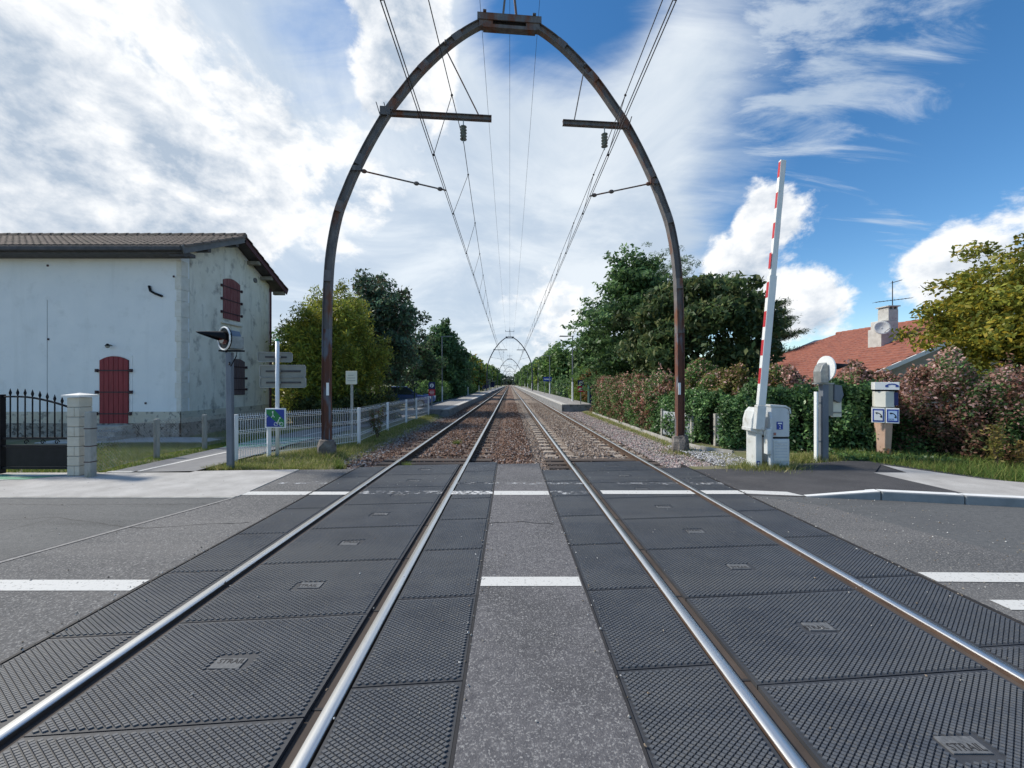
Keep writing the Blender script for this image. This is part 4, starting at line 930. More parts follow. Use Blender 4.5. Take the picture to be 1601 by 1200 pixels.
MB().prism_y([(-.205,1.11),(-.02,1.11),(.205,.86),(.205,.71),(.15,.71),(-.205,1.02)], -.085, -.0815).build('green_band', M_green, cs)
w = MB(); w.cyl((-.055,-.0855,1.055),(-.055,-.088,1.055),.017,.017,8); w.beam((-.055,-.0868,1.04),(-.05,-.0868,.985),.014,.003,up=(0,1,0)); w.beam((-.05,-.0868,.985),(-.085,-.0868,.925),.012,.003,up=(0,1,0)); w.beam((-.05,-.0868,.985),(-.015,-.0868,.93),.012,.003,up=(0,1,0))
for c_ in ((.02,.775),(.14,.775)):
    ring = [(c_[0]+.042*math.cos(t_), -.0868, c_[1]+.042*math.sin(t_)) for t_ in np.linspace(0,6.283,15)]; w.tube(ring, .006, 4, caps=False)
w.beam((.02,-.0868,.775),(.07,-.0868,.83),.01,.003,up=(0,1,0)); w.beam((.07,-.0868,.83),(.14,-.0868,.775),.01,.003,up=(0,1,0)); w.beam((.06,-.0868,.83),(.095,-.0868,.89),.014,.003,up=(0,1,0)); w.cyl((.11,-.0855,.915),(.11,-.088,.915),.018,.018,8)
w.build('pictograms', M_signw, cs); MB().box(-.05,.05,-.047,.05,.78,.84).box(-.05,.05,-.047,.05,1.0,1.06).build('bracket', M_greymetal, cs)
# cream notice board beyond the fence
nb = thing('notice_board', 'cream notice board on a grey post behind the white mesh fence', 'sign', (-4.75,11.55,-.02))
MB().box(-.035,.035,-.02,.02,0,1.72).build('post', M_greymetal, nb); b_ = MB().box(-.17,.17,-.045,-.021,1.66,2.06).build('board', M_beige, nb, bevel=.008)
for k, (x0,x1) in enumerate(((-.10,.07),(-.12,.12),(-.11,.12))): MB().box(x0,x1,-.049,-.0455,1.93-k*.08-.012,1.93-k*.08+.012).build('text_line', mat('faint_print',(.42,.41,.36)), nb)

# ------------------------------------------------------------------ crossing signals
def signal_left():
    x, y = -5.57, 7.66
    t = thing('crossing_signal', 'flashing crossing light with long hood on a blue-grey post before the house', 'crossing signal', (x,y,-.05))
    sh = MB(); n = 12
    sh.add([(-.055,-.045,-.1),(.055,-.045,-.1),(.055,.045,-.1),(-.055,.045,-.1),(-.075,-.045,2.33),(.035,-.045,2.33),(.035,.045,2.33),(-.075,.045,2.33)], [(0,3,2,1),(4,5,6,7),(0,1,5,4),(1,2,6,5),(2,3,7,6),(3,0,4,7)])
    sh.build('post', M_bluegrey, t, bevel=.012)
    MB().box(-.20,.24,-.06,.06,2.345,2.375).build('shelf', M_black, t); MB().tube([(-.10,0,2.36),(.0,-.02,2.15),(.03,-.08,2.08)],.015,6).tube([(.16,-.05,2.36),(.17,-.08,2.25),(.06,-.08,2.05)],.01,6).build('bracket', M_black, t)
    e = bpy.data.objects.new('light_head', None); COL.objects.link(e); e.parent = t; e.location = (-.06,-.02,2.60); e.rotation_euler = (0,0,R(62))
    MB().cyl((-.02,0,0),(-.045,0,0),.235,.235,32).build('backing_disc', M_black, e)                   # faces local -X
    ring = [(-.05,.222*math.cos(a),.222*math.sin(a)) for a in np.linspace(0,6.283,33)]; MB().tube(ring,.017,6,caps=False).build('white_ring', M_signw, e)
    MB().cyl((-.046,0,0),(-.10,0,0),.12,.10,20).build('lens', mat('red_lens',(.10,.01,.01),None,rough=.15), e)
    hd = MB(); nh = 14; nl = 9; vs = []; fs = []
    for q in range(nl+1):                                                                         # beak-shaped hood
        l = .47*q/nl; r = .135*(1-q/nl)**.75 + .004; half = math.pi*(.62 - .12*q/nl)
        for k in range(nh+1): a = math.pi/2 - half + 2*half*k/nh; vs.append((-.048-l, r*math.cos(a), r*math.sin(a) + .135 - r*.95 - .11*q/nl*.5))
    for q in range(nl):
        for k in range(nh): i0 = q*(nh+1)+k; fs.append((i0,i0+1,i0+nh+2,i0+nh+1))
    h = hd.add(vs, fs).build('hood', M_black, e, smooth=True); s_ = h.modifiers.new('s','SOLIDIFY'); s_.thickness = .006
    MB().box(-.015,.25,-.13,.13,-.20,.06).build('lamp_box', M_greymetal, e, bevel=.015)
    MB().prism_y([(-.01,.061),(.20,.061),(.17,.15),(-.01,.17)], -.12, .12).build('box_roof', mat('box_blue',(.16,.22,.32)), e)
    return t
signal_left()
def signal_right():
    x, y = 6.50, 7.98
    t = thing('crossing_signal', 'crossing light seen from behind on a grey channel post beside the barrier', 'crossing signal', (x,y,.04))
    MB().box(-.035,.085,-.06,.06,-.1,1.60).build('post', M_bluegrey, t, bevel=.008); MB().box(-.16,-.125,-.05,.02,-.05,1.45).build('conduit', M_signw, t); MB().box(-.13,-.036,-.02,.0,.4,.43).box(-.13,-.036,-.02,.0,1.2,1.23).build('strap', M_greymetal, t)
    MB().box(-.17,.20,-.06,.06,1.605,1.635).build('shelf', M_greymetal, t)
    e = bpy.data.objects.new('light_head', None); COL.objects.link(e); e.parent = t; e.location = (.06,0,1.93); e.rotation_euler = (0,0,R(-4))
    MB().cyl((.0,0,0),(.025,0,0),.265,.265,32).build('backing_disc', M_signw, e)
    MB().cyl((.026,0,0),(.07,0,0),.12,.11,18).build('lens', mat('red_lens',(.10,.01,.01)), e)
    hd = MB(); vs = []; fs = []; nh = 10
    for k in range(nh+1):
        a = math.pi*k/nh
        for rr, l in ((.15,0),(.11,.42)): vs.append((.03+l*(.35+.65*math.sin(a)), rr*math.cos(a), rr*math.sin(a)-.02))
    for k in range(nh): fs.append((2*k,2*k+2,2*k+3,2*k+1))
    h = hd.add(vs, fs).build('hood', M_black, e, smooth=True); s_ = h.modifiers.new('s','SOLIDIFY'); s_.thickness = .005
    MB().prism_y([(-.16,-.30),(-.002,-.30),(-.002,.04),(-.05,.13),(-.13,.06),(-.17,-.06)], -.11, .11).build('lamp_box', M_greymetal, e, bevel=.015)
    MB().box(.09,.20,-.03,.0,.95,1.62).build('bracket_arm', M_signback, t)
    MB().prism_y([(.21,1.28),(.33,1.22),(.40,1.38),(.36,1.58),(.22,1.60)], -.05, .06).build('bell', M_bluegrey, t)
    p = MB().box(.20,.42,.02,.035,.92,1.35).build('back_of_plate', M_beige, t, bevel=.03)
    MB().box(.205,.415,.008,.019,1.00,1.03).box(.205,.415,.008,.019,1.24,1.27).build('plate_rib', M_signback, t)
signal_right()

# ------------------------------------------------------------------ barrier
bx, by = 5.02, 7.36
br = thing('level_crossing_barrier', 'raised red and white barrier arm on a dirty white machine cabinet', 'barrier', (bx,by,-.02), R(0)); br.scale = (.8,.8,1)
MB().prism_y([(-.04,-.1),(.42,-.1),(.42,.62),(-.04,.62)], -.02, .44).build('cabinet_base', M_cabblue, br, bevel=.012)
MB().prism_y([(-.03,.655),(.415,.655),(.415,1.12),(.39,1.19),(.30,1.225),(-.03,1.245)], -.03, .45).build('cabinet_head', M_cabblue, br, bevel=.02)
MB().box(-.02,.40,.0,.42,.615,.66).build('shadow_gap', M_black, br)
lid = MB().prism_y([(-.05,1.235),(.30,1.228),(.40,1.19),(.425,1.10),(.44,1.10),(.42,1.21),(.31,1.26),(-.05,1.275)], -.05, .47).build('cabinet_lid', M_cab, br, bevel=.006)
MB().box(.02,.39,-.035,-.021,.20,.60).build('door_panel', M_cab, br, bevel=.008)
for k in range(6): MB().box(.06,.35,-.041,-.0355,.26+k*.055,.285+k*.055).build('louvre', M_cabblue, br)
MB().box(-.02,.40,-.034,-.021,.03,.17).build('lower_panel', M_cabblue, br, bevel=.006)
nl = MB().box(.10,.245,-.040,-.031,.80,.95).build('number_plate', M_blue, br)
n2 = text_mesh('2', .10, .001); n2.materials.clear(); n2.materials.append(M_signw); o = link('number_two', n2, nl, loc=(.175,-.0415,.845)); o.rotation_euler = (R(90),0,0)
MB().box(.125,.22,-.0425,-.0405,.905,.93).build('name_line', M_signw, nl)
MB().box(.03,.08,-.045,-.031,.69,.74).build('lock', mat('lock_red',(.42,.18,.14)), br)
MB().cyl((.42,.2,.93),(.53,.16,.925),.035,.028,10).build('lamp_stub', M_cabblue, br)
MB().prism_x([(-.11,.03),(.0,.03),(.0,1.14),(-.06,1.14),(-.11,1.02)], -.10, -.041).build('side_guard', M_cabblue, br, bevel=.008)
MB().prism_x([(-.15,.34),(-.02,.34),(-.02,.82),(-.15,.82)], -.20, -.101).build('counterweight_box', M_cab, br, bevel=.01)
MB().box(-.36,-.21,.02,.40,-.1,.75).build('side_leg', M_cab, br, bevel=.01)
MB().box(-.345,-.27,.008,.019,.06,.19).build('small_blue_plate', M_blue, br); 
for z in (.10,.15): MB().cyl((-.307,.007,z),(-.307,.004,z),.02,.02,10).build('plate_dot', M_signw, br)
MB().prism_y([(-.50,.77),(-.06,.66),(-.06,.72),(-.22,.76),(-.24,1.20),(-.33,1.22),(-.42,1.14),(-.47,1.0),(-.485,.83),(-.50,.83)], .0, .36).build('arm_housing', M_cab, br, bevel=.015)
MB().box(-.30,-.215,-.02,-.001,.82,.90).box(-.30,-.215,-.02,-.001,1.0,1.05).build('housing_bolt', M_black, br)
th = R(6.3)
arm = bpy.data.objects.new('arm', None); COL.objects.link(arm); arm.parent = br; arm.location = (-.33,-.06,.80); arm.rotation_euler = (0, th, 0)
def ob(x0,x1,y0,y1,z0,z1): return MB().box(x0,x1,y0,y1,z0,z1)
ob(-.125,.085,-.06,.07,.0,.46).build('arm_socket', M_cab, arm, bevel=.012)
ob(-.10,.075,-.045,.06,.465,2.95).build('arm_beam', M_white, arm, bevel=.012)
ob(-.075,.055,-.036,.05,2.95,5.16).build('arm_beam', M_white, arm, bevel=.010)
for k, zz in enumerate((.62+.0, 1.16, 1.71, 2.27, 2.83, 3.41, 3.99, 4.58)):
    h_ = .30; x_ = -.1005 if zz < 2.7 else -.0755; y0, y1 = (-.036,.048) if zz < 2.7 else (-.030,.042)
    if 2.7 < zz < 2.95: x_ = -.1005
    zz2 = zz + .25
    ob(x_-.0015, x_-.0004, y0, y1, zz2, zz2+h_).build('red_stripe', M_red, arm)
    ob(-x_*0 + (.0754 if zz2 + h_ < 2.96 else .0554), (.0765 if zz2 + h_ < 2.96 else .0565), y0, y1, zz2, zz2+h_).build('red_stripe', M_red, arm)

# ------------------------------------------------------------------ emergency telephone
tx, ty = G(1388,714,.08)
ph = thing('emergency_telephone', 'emergency telephone box with blue signs on a tapered terracotta post', 'telephone', (tx,ty+.1,.05), R(-20))
def frust(w0, w1, z0, z1, ch=.3):
    m = MB(); vs = []
    for w, z in ((w0,z0),(w1,z1)):
        for k in range(6): a = R(60*k + 30); vs.append((w*math.cos(a), w*math.sin(a), z))
    return m.add(vs, [(5,4,3,2,1,0),(6,7,8,9,10,11)] + [(k,(k+1)%6,6+(k+1)%6,6+k) for k in range(6)])
frust(.115,.165,-.1,.95).build('post', M_terra, ph, bevel=.01)
M_phone = mat('phone_case', (.60,.60,.54), (.66,.66,.60), 5, .5)
frust(.185,.185,1.10,1.44).build('phone_case', M_phone, ph, bevel=.01); MB().box(.06,.215,-.10,.08,1.14,1.42).build('phone_front', M_blue2, ph)
MB().box(-.165,.165,-.15,.15,.955,1.095).build('neck', M_signback, ph)
def handset(s, rot, c, plane_y):
    m = MB(); arc = []
    for k in range(9):
        a = math.pi*(.12 + .76*k/8); arc.append((s*math.cos(a), s*.62*math.sin(a)))
    cr, sr = math.cos(rot), math.sin(rot)
    def tr(p): return (c[0]+p[0]*cr-p[1]*sr, c[1]+p[0]*sr+p[1]*cr)
    for p, q in zip(arc[:-1], arc[1:]):
        t_ = .13*s; i0, i1 = [(a_*(1-.30), b_*(1-.34)) for a_, b_ in (p,q)]
        m.prism_y([tr(p), tr(q), tr(i1), tr(i0)], plane_y-.003, plane_y)
    for sx_ in (-1,1):
        m.prism_y([tr((sx_*s*.98-sx_*.0,.30*s)), tr((sx_*s*1.0,-.10*s)), tr((sx_*s*.52,-.10*s)), tr((sx_*s*.58,.30*s))][::sx_], plane_y-.003, plane_y)
    return m
top = MB().prism([(-.17,-.16),(.22,-.16),(.22,.14),(-.17,.14)],1.475,1.64).build('top_sign', M_signw, ph, bevel=.006)
MB().box(-.16,.2,-.11,.1,1.442,1.474).build('top_neck', M_black, ph)
handset(.105, 0, (.10,1.545), -.1615).build('blue_handset', M_blue, top)
for k, (x0, x1, yy) in enumerate(((-.225,-.015,-.19),(.0,.21,-.19))):
    e = MB().box(x0,x1,yy,yy+.02,.765,1.085).build('phone_sign', M_signw, ph, bevel=.006)
    MB().box(x0+.015,x1-.015,yy-.004,yy-.0005,.79,1.06).build('blue_frame', M_blue, e); MB().box(x0+.036,x1-.036,yy-.008,yy-.0045,.82,1.03).build('white_field', M_signw if k == 0 else mat('field_blue',(.35,.50,.72)), e)
    handset(.07, R(-48), ((x0+x1)/2-.0,.93), yy-.0085).build('handset', M_black, e)
    if k == 1:
        sos = text_mesh('SOS', .05, .0005); sos.materials.clear(); sos.materials.append(M_blue2); q = link('sos_lettering', sos, e, loc=((x0+x1)/2-.025, yy-.0095, .845)); q.rotation_euler = (R(90),0,0)
MB().box(-.13,.13,-.169,-.148,.80,1.04).build('sign_bracket', M_black, ph)
ph.rotation_euler = (0,0,R(-32))

# ------------------------------------------------------------------ grey board fence and low kerb by the hedge on the right
gf = thing('board_fence', 'grey horizontal board fence showing through the ivy beside the right gantry leg', 'fence', (0,0,0))
for (a, b) in (((4.93,12.3),(5.22,10.9)),((5.55,10.25),(6.05,9.95))):
    for k in range(5):
        MB().beam((a[0],a[1],.12+k*.15),(b[0],b[1],.12+k*.15),.03,.138).build('board', M_panelg, gf, bevel=.006)
    for q in (a, b): MB().box(q[0]-.05,q[0]+.05,q[1]+.02,q[1]+.12,-.1,.85).build('post', M_concrete, gf)
kb2 = thing('concrete_kerb', 'low pale concrete edging at the foot of the right hedge', 'kerb', (0,0,0))
kpts = [(4.78,22),(4.74,17.5),(4.72,14),(4.72,11.2),(4.95,9.9),(5.4,9.3)]
for (x0,y0),(x1,y1) in zip(kpts[:-1], kpts[1:]): MB().beam((x0,y0+.01,-.04),(x1,y1-.01,-.04),.07,.16).build('kerb_length', M_concrete, kb2)

# ------------------------------------------------------------------ red-roofed house on the right
rh = thing('red_roof_house', 'low house with red tiled roof and grey chimney behind the right hedge', 'house', (21.6,15.75,0))
def RP(m, name, mt, parent=rh, **k):
    m.v = [(x-21.6, y-15.75, z) for x, y, z in m.v]; return m.build(name, mt, parent, **k)
rz_, rx_, sl2 = 4.96, 21.6, .43
xe = 14.2; ze2 = rz_ - sl2*(rx_-xe)
M_wallr = mat('wall_grey', (.36,.35,.33), (.44,.43,.41), 3, .9)
RP(MB().prism_y([(xe+.6,-.2),(28.6,-.2),(28.6,ze2+.1),(rx_,rz_-.22),(xe+.6,ze2+.1)], 16.2, 27.2), 'wall', M_wallr)
rr_ = bpy.data.objects.new('roof', None); COL.objects.link(rr_); rr_.parent = rh
def rpt(x, y): return (x, y, rz_ - sl2*abs(x-rx_))
RP(MB().add([rpt(xe,15.75),rpt(rx_,15.75),rpt(rx_,25.0),rpt(xe,28.0),(xe,15.75,ze2-.1),(rx_,15.75,rz_-.1),(rx_,25.0,rz_-.1),(xe,28,ze2-.1)], [(0,1,2,3),(7,6,5,4),(0,4,5,1),(1,5,6,2),(2,6,7,3),(3,7,4,0)]), 'roof_slope', M_tiler, rr_)
RP(MB().add([rpt(rx_,15.75),rpt(29.2,15.75),rpt(29.2,28),rpt(rx_,25)], [(0,1,2,3)]), 'roof_slope', M_tiler, rr_); RP(MB().add([rpt(rx_,25),rpt(29.2,28),rpt(xe,28)], [(0,1,2)]), 'hip_slope', M_tiler, rr_)
tm = MB(); rows = 24
for r_ in range(rows):
    xa = xe + (rx_-xe)*r_/rows; xb = xe + (rx_-xe)*(r_+1.08)/rows; ymax = 28.0 - 3.0*(r_/rows)
    y = 15.72 + (.15 if r_ % 2 else 0)
    while y < ymax:
        y2 = min(y+.295, ymax); h_ = random.uniform(.0,.008)
        za, zb = rz_ - sl2*(rx_-xa), rz_ - sl2*(rx_-xb)
        xm = (y+y2)/2
        tm.add([(xa,y,za+.045+h_),(xa,(y+y2)/2,za+.068+h_),(xa,y2,za+.045+h_),(xb,y2,zb+.012),(xb,(y+y2)/2,zb+.035),(xb,y,zb+.012),(xa,y,za),(xa,y2,za)], [(0,5,4,1),(1,4,3,2),(6,0,1,2,7)]); y += .3
tag(RP(tm, 'roof_tiles', M_tiler, rr_), kind='stuff')
cm = MB(); y = 15.7
while y < 25: cm.cyl((rx_,y,rz_+.0),(rx_,y+.42,rz_+.01),.10,.115,8); y += .4
tag(RP(cm, 'ridge_tiles', M_tiler, rr_), kind='stuff')
RP(MB().beam((xe,15.73,ze2-.06),(rx_,15.73,rz_-.06),.05,.16), 'verge_board', M_signw, rr_)
ch = bpy.data.objects.new('chimney', None); COL.objects.link(ch); ch.parent = rr_
M_chim = mat('chimney_render', (.40,.40,.38), (.52,.52,.50), 5, .9, c3=(.28,.27,.25), s3=4, lo3=.58, hi3=.75)
cxp, cyp = 18.5, 19.0
RP(MB().box(cxp-.45,cxp+.45,cyp-.35,cyp+.35,3.3,4.35).box(cxp-.36,cxp+.44,cyp-.3,cyp+.3,4.352,4.75).box(cxp-.02,cxp+.46,cyp-.28,cyp+.28,4.752,5.30), 'chimney_shaft', M_chim, ch, bevel=.02)
for dx in (.02,.22,.42): RP(MB().box(cxp+dx-.03,cxp+dx+.03,cyp-.26,cyp+.26,5.302,5.43), 'chimney_pier', M_chim, ch)
RP(MB().box(cxp-.08,cxp+.52,cyp-.33,cyp+.33,5.432,5.48), 'chimney_cap', M_chim, ch)
dish = thing('satellite_dish', 'pale round satellite dish on the grey chimney', 'satellite dish', (cxp-.70,cyp-.62,4.32))
dm = MB(); vs = []; fs = []
for i in range(5):
    r_ = .33*i/4
    for k in range(20): a = 6.283*k/20; vs.append((r_*math.cos(a),   .08*(r_/.33)**2*-1, r_*math.sin(a)*1.05))
for i in range(4):
    for k in range(20): q = (k+1)%20; fs.append((i*20+k,i*20+q,(i+1)*20+q,(i+1)*20+k))
o = dm.add(vs, fs).build('reflector', mat('dish_pale',(.62,.62,.60)), dish, smooth=True); o.rotation_euler = (R(-14),R(12),R(-25)); s_ = o.modifiers.new('s','SOLIDIFY'); s_.thickness = .015
MB().tube([(0,0,-.3),(.05,-.35,-.05)],.015,6).build('feed_arm', M_greymetal, dish); MB().tube([(0,.03,0),(.3,.2,-.1)],.03,6).build('mount', M_greymetal, dish)
an = thing('tv_antenna', 'television antenna on a mast above the grey chimney', 'antenna', (cxp+.25,cyp-.2,5.45))
MB().cyl((0,0,0),(0,0,1.25),.02,.018,6).build('mast', M_wire, an); MB().tube([(-.85,0,.20),(.95,.0,.42)],.014,5).build('boom', M_wire, an)
e = MB().tube([(-.05,0,1.15),(.35,-.1,1.27)],.016,5); 
for k in range(6): e.tube([(.0+k*.065,-.16,1.17+k*.019),(.0+k*.065,.14,1.17+k*.019)],.008,4)
e.build('yagi', M_wire, an)
e = MB()
for k in range(10): xx = -.8+k*.18; e.tube([(xx,-.2,.20+.122*(xx+.85)),(xx,.2,.20+.122*(xx+.85))],.007,4)
e.build('elements', M_wire, an)

# ------------------------------------------------------------------ vegetation
def unit(n):
    v = RS.normal(size=(n,3)); return v / np.linalg.norm(v, axis=1)[:,None]
def leaves(P, size, cols, upb=.35, aspect=.55, outw=None, hang=0.0, szvar=.5):
    n = len(P); nr = unit(n); nr[:,2] += upb
    if outw is not None: nr += outw
    nr /= np.linalg.norm(nr, axis=1)[:,None]
    t = unit(n); t[:,2] -= hang; t -= nr*np.sum(t*nr, axis=1)[:,None]; t /= (np.linalg.norm(t, axis=1)[:,None]+1e-9); b = np.cross(nr, t)
    s = (size*RS.uniform(1-szvar,1+szvar,n))[:,None]
    a = P - t*s; c = P + t*s; l = P - b*s*aspect + nr*s*.12 - t*s*.12; r = P + b*s*aspect + nr*s*.12 - t*s*.12
    return np.stack([a, l, c, r], 1).reshape(-1,3), cols
def pal_cols(pal, n, var=.25, wts=None):
    pal = np.array(pal)*1.45; i = RS.choice(len(pal), n, p=wts); return pal[i]*RS.uniform(1-var,1+var,(n,1))
def crown_pts(n_cl, per, c, rad, clr, flat=.75, shell=.55, rough=.22, zmin=None, radial=0.0, taper=0.0):
    """clumps of leaves spread through an uneven ellipsoid"""
    d = unit(n_cl); r = shell + (1-shell)*RS.uniform(0,1,n_cl)**.6; r *= 1 + RS.normal(0, rough, n_cl).clip(-.5,.45)*.6
    C = d*r[:,None]
    if taper: k = 1 - taper*np.clip(C[:,2],0,1); C[:,0] *= k; C[:,1] *= k
    C = C*np.array(rad) + np.array(c)
    cr = clr*RS.uniform(.55,1.35,n_cl); k = RS.poisson(per*(cr/clr)**1.5).clip(4)
    idx = np.repeat(np.arange(n_cl), k); n = len(idx); o = unit(n)*(RS.uniform(0,1,(n,1))**.45); o[:,2] *= flat
    if radial:
        dd = d[idx]; o += dd*np.sum(o*dd,axis=1)[:,None]*radial
    P = C[idx] + o*cr[idx][:,None]
    if zmin is not None: m = P[:,2] > zmin; P, idx, o = P[m], idx[m], o[m]
    return P, idx, o
def tree(name, label, base, top, rad, pal, n_cl, per, leaf, clr, crown_c=None, trunk_r=.16, n_limb=9, group=None, flat=.75, shell=.5, rough=.22, cat='tree', hang=0, aspect=.5, radial=0, taper=0, mt=None, upb=.35, clvar=.3, rz=None):
    x, y, z0 = base; t = thing(name, label, cat, base, group=group)
    cz = crown_c if crown_c is not None else top - rad[2]
    P, idx, o = crown_pts(n_cl, per, (0,0,cz), rad, clr, flat, shell, rough, .15, radial, taper)
    cl = RS.uniform(1-clvar,1+clvar,n_cl)[idx][:,None]
    V, c = leaves(P, leaf, pal_cols(pal, len(P))*cl, upb, aspect, o*.5, hang)
    me = np_mesh('crown', V, 4, c); me.materials.append(mt or M_leaf); link('crown', me, t)
    tr = MB(); h = cz + rad[2]*.5
    wob = [random.uniform(-.12,.12) for _ in range(6)]
    ax = [(wob[i]*i*.4, wob[-i-1]*i*.4, h*i/5) for i in range(6)]; ax[0] = (0,0,-.2)
    tr.tube(ax, [trunk_r*(1.25 if i == 0 else 1-.17*i) for i in range(6)], 8)
    for k in range(n_limb):
        i = random.randint(1,4); p = Vector(ax[i]).lerp(Vector(ax[i+1]), random.random()); a = random.uniform(0,6.283); L_ = random.uniform(.55,.95)
        e_ = Vector((math.cos(a)*rad[0]*L_, math.sin(a)*rad[1]*L_, min(cz - p.z + random.uniform(-.3,.55)*rad[2], top-p.z-.2)))
        if e_.z < .1: e_.z = .3
        mid = p + e_*.5 + Vector((0,0,-.1)); tr.tube([p, mid, p+e_], [trunk_r*.42, trunk_r*.26, trunk_r*.08], 5)
    tr.build('trunk', M_bark, t, smooth=True)
    return t
DK = [(0.045, 0.081, 0.036), (0.065, 0.112, 0.045), (0.092, 0.142, 0.057), (0.053, 0.092, 0.053)]
MID = [(0.07, 0.131, 0.038), (0.096, 0.166, 0.049), (0.122, 0.2, 0.061), (0.061, 0.104, 0.035)]
BLU = [(0.058, 0.108, 0.069), (0.082, 0.14, 0.082), (0.108, 0.166, 0.098), (0.047, 0.082, 0.055)]
YEL = [(0.185, 0.22, 0.035), (0.246, 0.264, 0.044), (0.15, 0.185, 0.039), (0.299, 0.272, 0.044), (0.105, 0.14, 0.035)]
AUT = [(0.264,0.204,0.024),(0.204,0.18,0.024),(0.312,0.216,0.026),(0.144,0.144,0.026),(0.24,0.144,0.024)]
# left: bamboo-like yellow-green thicket
def bamboo(label, base, w, dpt, h, n_st, per, pal, leaf=.10, cat='bamboo', group=None, name='bamboo_thicket'):
    t = thing(name, label, cat, base, group=group); st = MB(); Ps = []; Ts = []
    for s in range(n_st):
        a, r = random.uniform(0,6.283), math.sqrt(random.random()); bx_, by_ = w/2*r*math.cos(a), dpt/2*r*math.sin(a)
        hh = h*(1-.42*r*r)*random.uniform(.72,1.0); lean = Vector((bx_*.5+random.uniform(-.3,.3), by_*.5-.1, 0))
        pts = [Vector((bx_*.75,by_*.75,-.1)) + lean*(f_**2.2) + Vector((0,0,hh*f_*(1-.10*f_**4))) for f_ in np.linspace(0,1,7)]
        st.tube(pts, [.02-.0025*k for k in range(7)], 4)
        f_ = RS.uniform(.12,1.0,per)**.8*6; i0 = np.minimum(f_.astype(int),5); fr = (f_-i0)[:,None]; A = np.array([tuple(q) for q in pts])
        P = A[i0]*(1-fr)+A[i0+1]*fr; spread = (.42*(1.15-f_/6))[:,None]+.08
        Ps.append(P + RS.normal(0,1,(per,3))*spread*np.array([1,1,.55]))
    P = np.concatenate(Ps); P = P[P[:,2] > .1]
    shade = np.repeat(RS.uniform(.65,1.3,n_st), per)[:len(P)][:,None]
    V, c = leaves(P, leaf, pal_cols(pal,len(P),.3)*shade, .15, .26, None, .5)
    me = np_mesh('foliage', V, 4, c); me.materials.append(M_leaf); link('foliage', me, t); st.build('canes', mat('cane',(.14,.15,.04),(.2,.19,.06),4,.6), t)
    return t
bamboo('yellow-green bamboo thicket behind the left gantry leg', (-7.85,17.2,-.03), 3.7, 3.2, 7.1, 95, 760, YEL, .085)
bamboo('smaller olive bamboo clump against the back of the white house', (-9.6,19.0,-.03), 2.6, 2.6, 6.8, 45, 560, [(.075,.095,.02),(.11,.12,.02),(.05,.07,.018),(.14,.13,.025)], .10)
tree('broadleaf_tree', 'tall dark loose-crowned tree behind the bamboo thicket', (-8.1,23.5,-.04), 8.0, (2.6,2.4,3.3), BLU+[(.07,.06,.035)], 330, 95, .11, .55, trunk_r=.2, shell=.35, rough=.35, clvar=.4)
tree('broadleaf_tree', 'low dark tree behind the fenced car park', (-8.6,34.5,-.04), 6.0, (2.2,2.0,2.6), DK+[(.05,.045,.03)], 190, 85, .11, .5, trunk_r=.14, shell=.4)
tree('broadleaf_tree', 'dark shrubby tree filling the gap behind the white house', (-11.6,21.5,-.04), 4.4, (2.6,2.0,2.3), DK, 150, 80, .12, .55, trunk_r=.12)
tree('conical_tree', 'dense green cone-shaped tree behind the first left platform lamp', (-8.0,46,-.04), 8.9, (3.3,3.2,4.6), [(.06,.115,.05),(.08,.14,.058),(.048,.088,.04)], 240, 80, .19, .8, trunk_r=.22, taper=.55, shell=.5, clvar=.35)
far_l = [(-8.6,62,6.8,3.0,MID+[(.14,.11,.02)]),(-9.5,58,7.6,2.6,DK),(-8.2,78,6.9,3.0,AUT[:2]+MID),(-9.0,98,7.5,3.4,MID),(-9.5,120,8.2,3.8,MID+YEL[:1]),(-10,150,9,4.2,YEL[:2]+MID),(-10,185,9.5,4.6,MID),(-10.5,230,10.5,5.2,MID),(-11,290,11.5,6.0,DK+MID)]
LBL_L = ['green tree with yellowing leaves behind the second left platform lamp','dark tree between the cone-shaped tree and the yellowing one','autumn-tinted tree behind the third left platform lamp']
for i, (x,y,h,r,p_) in enumerate(far_l): tree('broadleaf_tree', LBL_L[i] if i < 3 else 'bushy green tree far down the row behind the left platform', (x,y,-.04), h, (r,r*1.2,h*.47), p_, 110, 60, .22+.0012*y, .9+.002*y, trunk_r=.2, n_limb=5, group='trees behind the left platform', shell=.5)
far_r = [(8.0,36,6.2,2.0,MID+DK),(7.4,55,6.6,2.4,MID),(8.4,66,7.4,2.9,DK+MID),(7.6,80,7.2,2.9,MID+YEL[:1]),(8.6,100,8.2,3.6,MID),(9.0,124,9,4,DK+MID),(9.4,155,9.6,4.4,MID),(10,195,10.5,5,MID),(10.5,245,11.5,5.6,DK+MID),(11,310,12,6.5,MID)]
LBL_R = ['slim dark green tree behind the bright bamboo on the right','green tree behind the blue station name board','dark tree just beyond the one at the station name board']
for i, (x,y,h,r,p_) in enumerate(far_r): tree('broadleaf_tree', LBL_R[i] if i < 3 else 'bushy green tree far down the row behind the right platform', (x,y,-.04), h, (r,r*1.2,h*.47), p_, 110, 60, .20+.0012*y, .85+.002*y, trunk_r=.2, n_limb=5, group='trees behind the right platform', shell=.5)
bamboo('bright green bamboo clump behind the right platform sign', (6.7,31,-.04), 2.6, 3.0, 4.0, 40, 380, [(.10,.16,.025),(.13,.17,.03),(.07,.12,.02)], .13)
tree('shrub', 'rust-brown shrub beside the sign on the right platform', (6.25,28.2,-.04), 3.0, (.95,.9,1.4), [(.13,.07,.03),(.17,.09,.035),(.09,.06,.025),(.10,.09,.03)], 60, 60, .09, .35, trunk_r=.05, n_limb=4, cat='shrub')
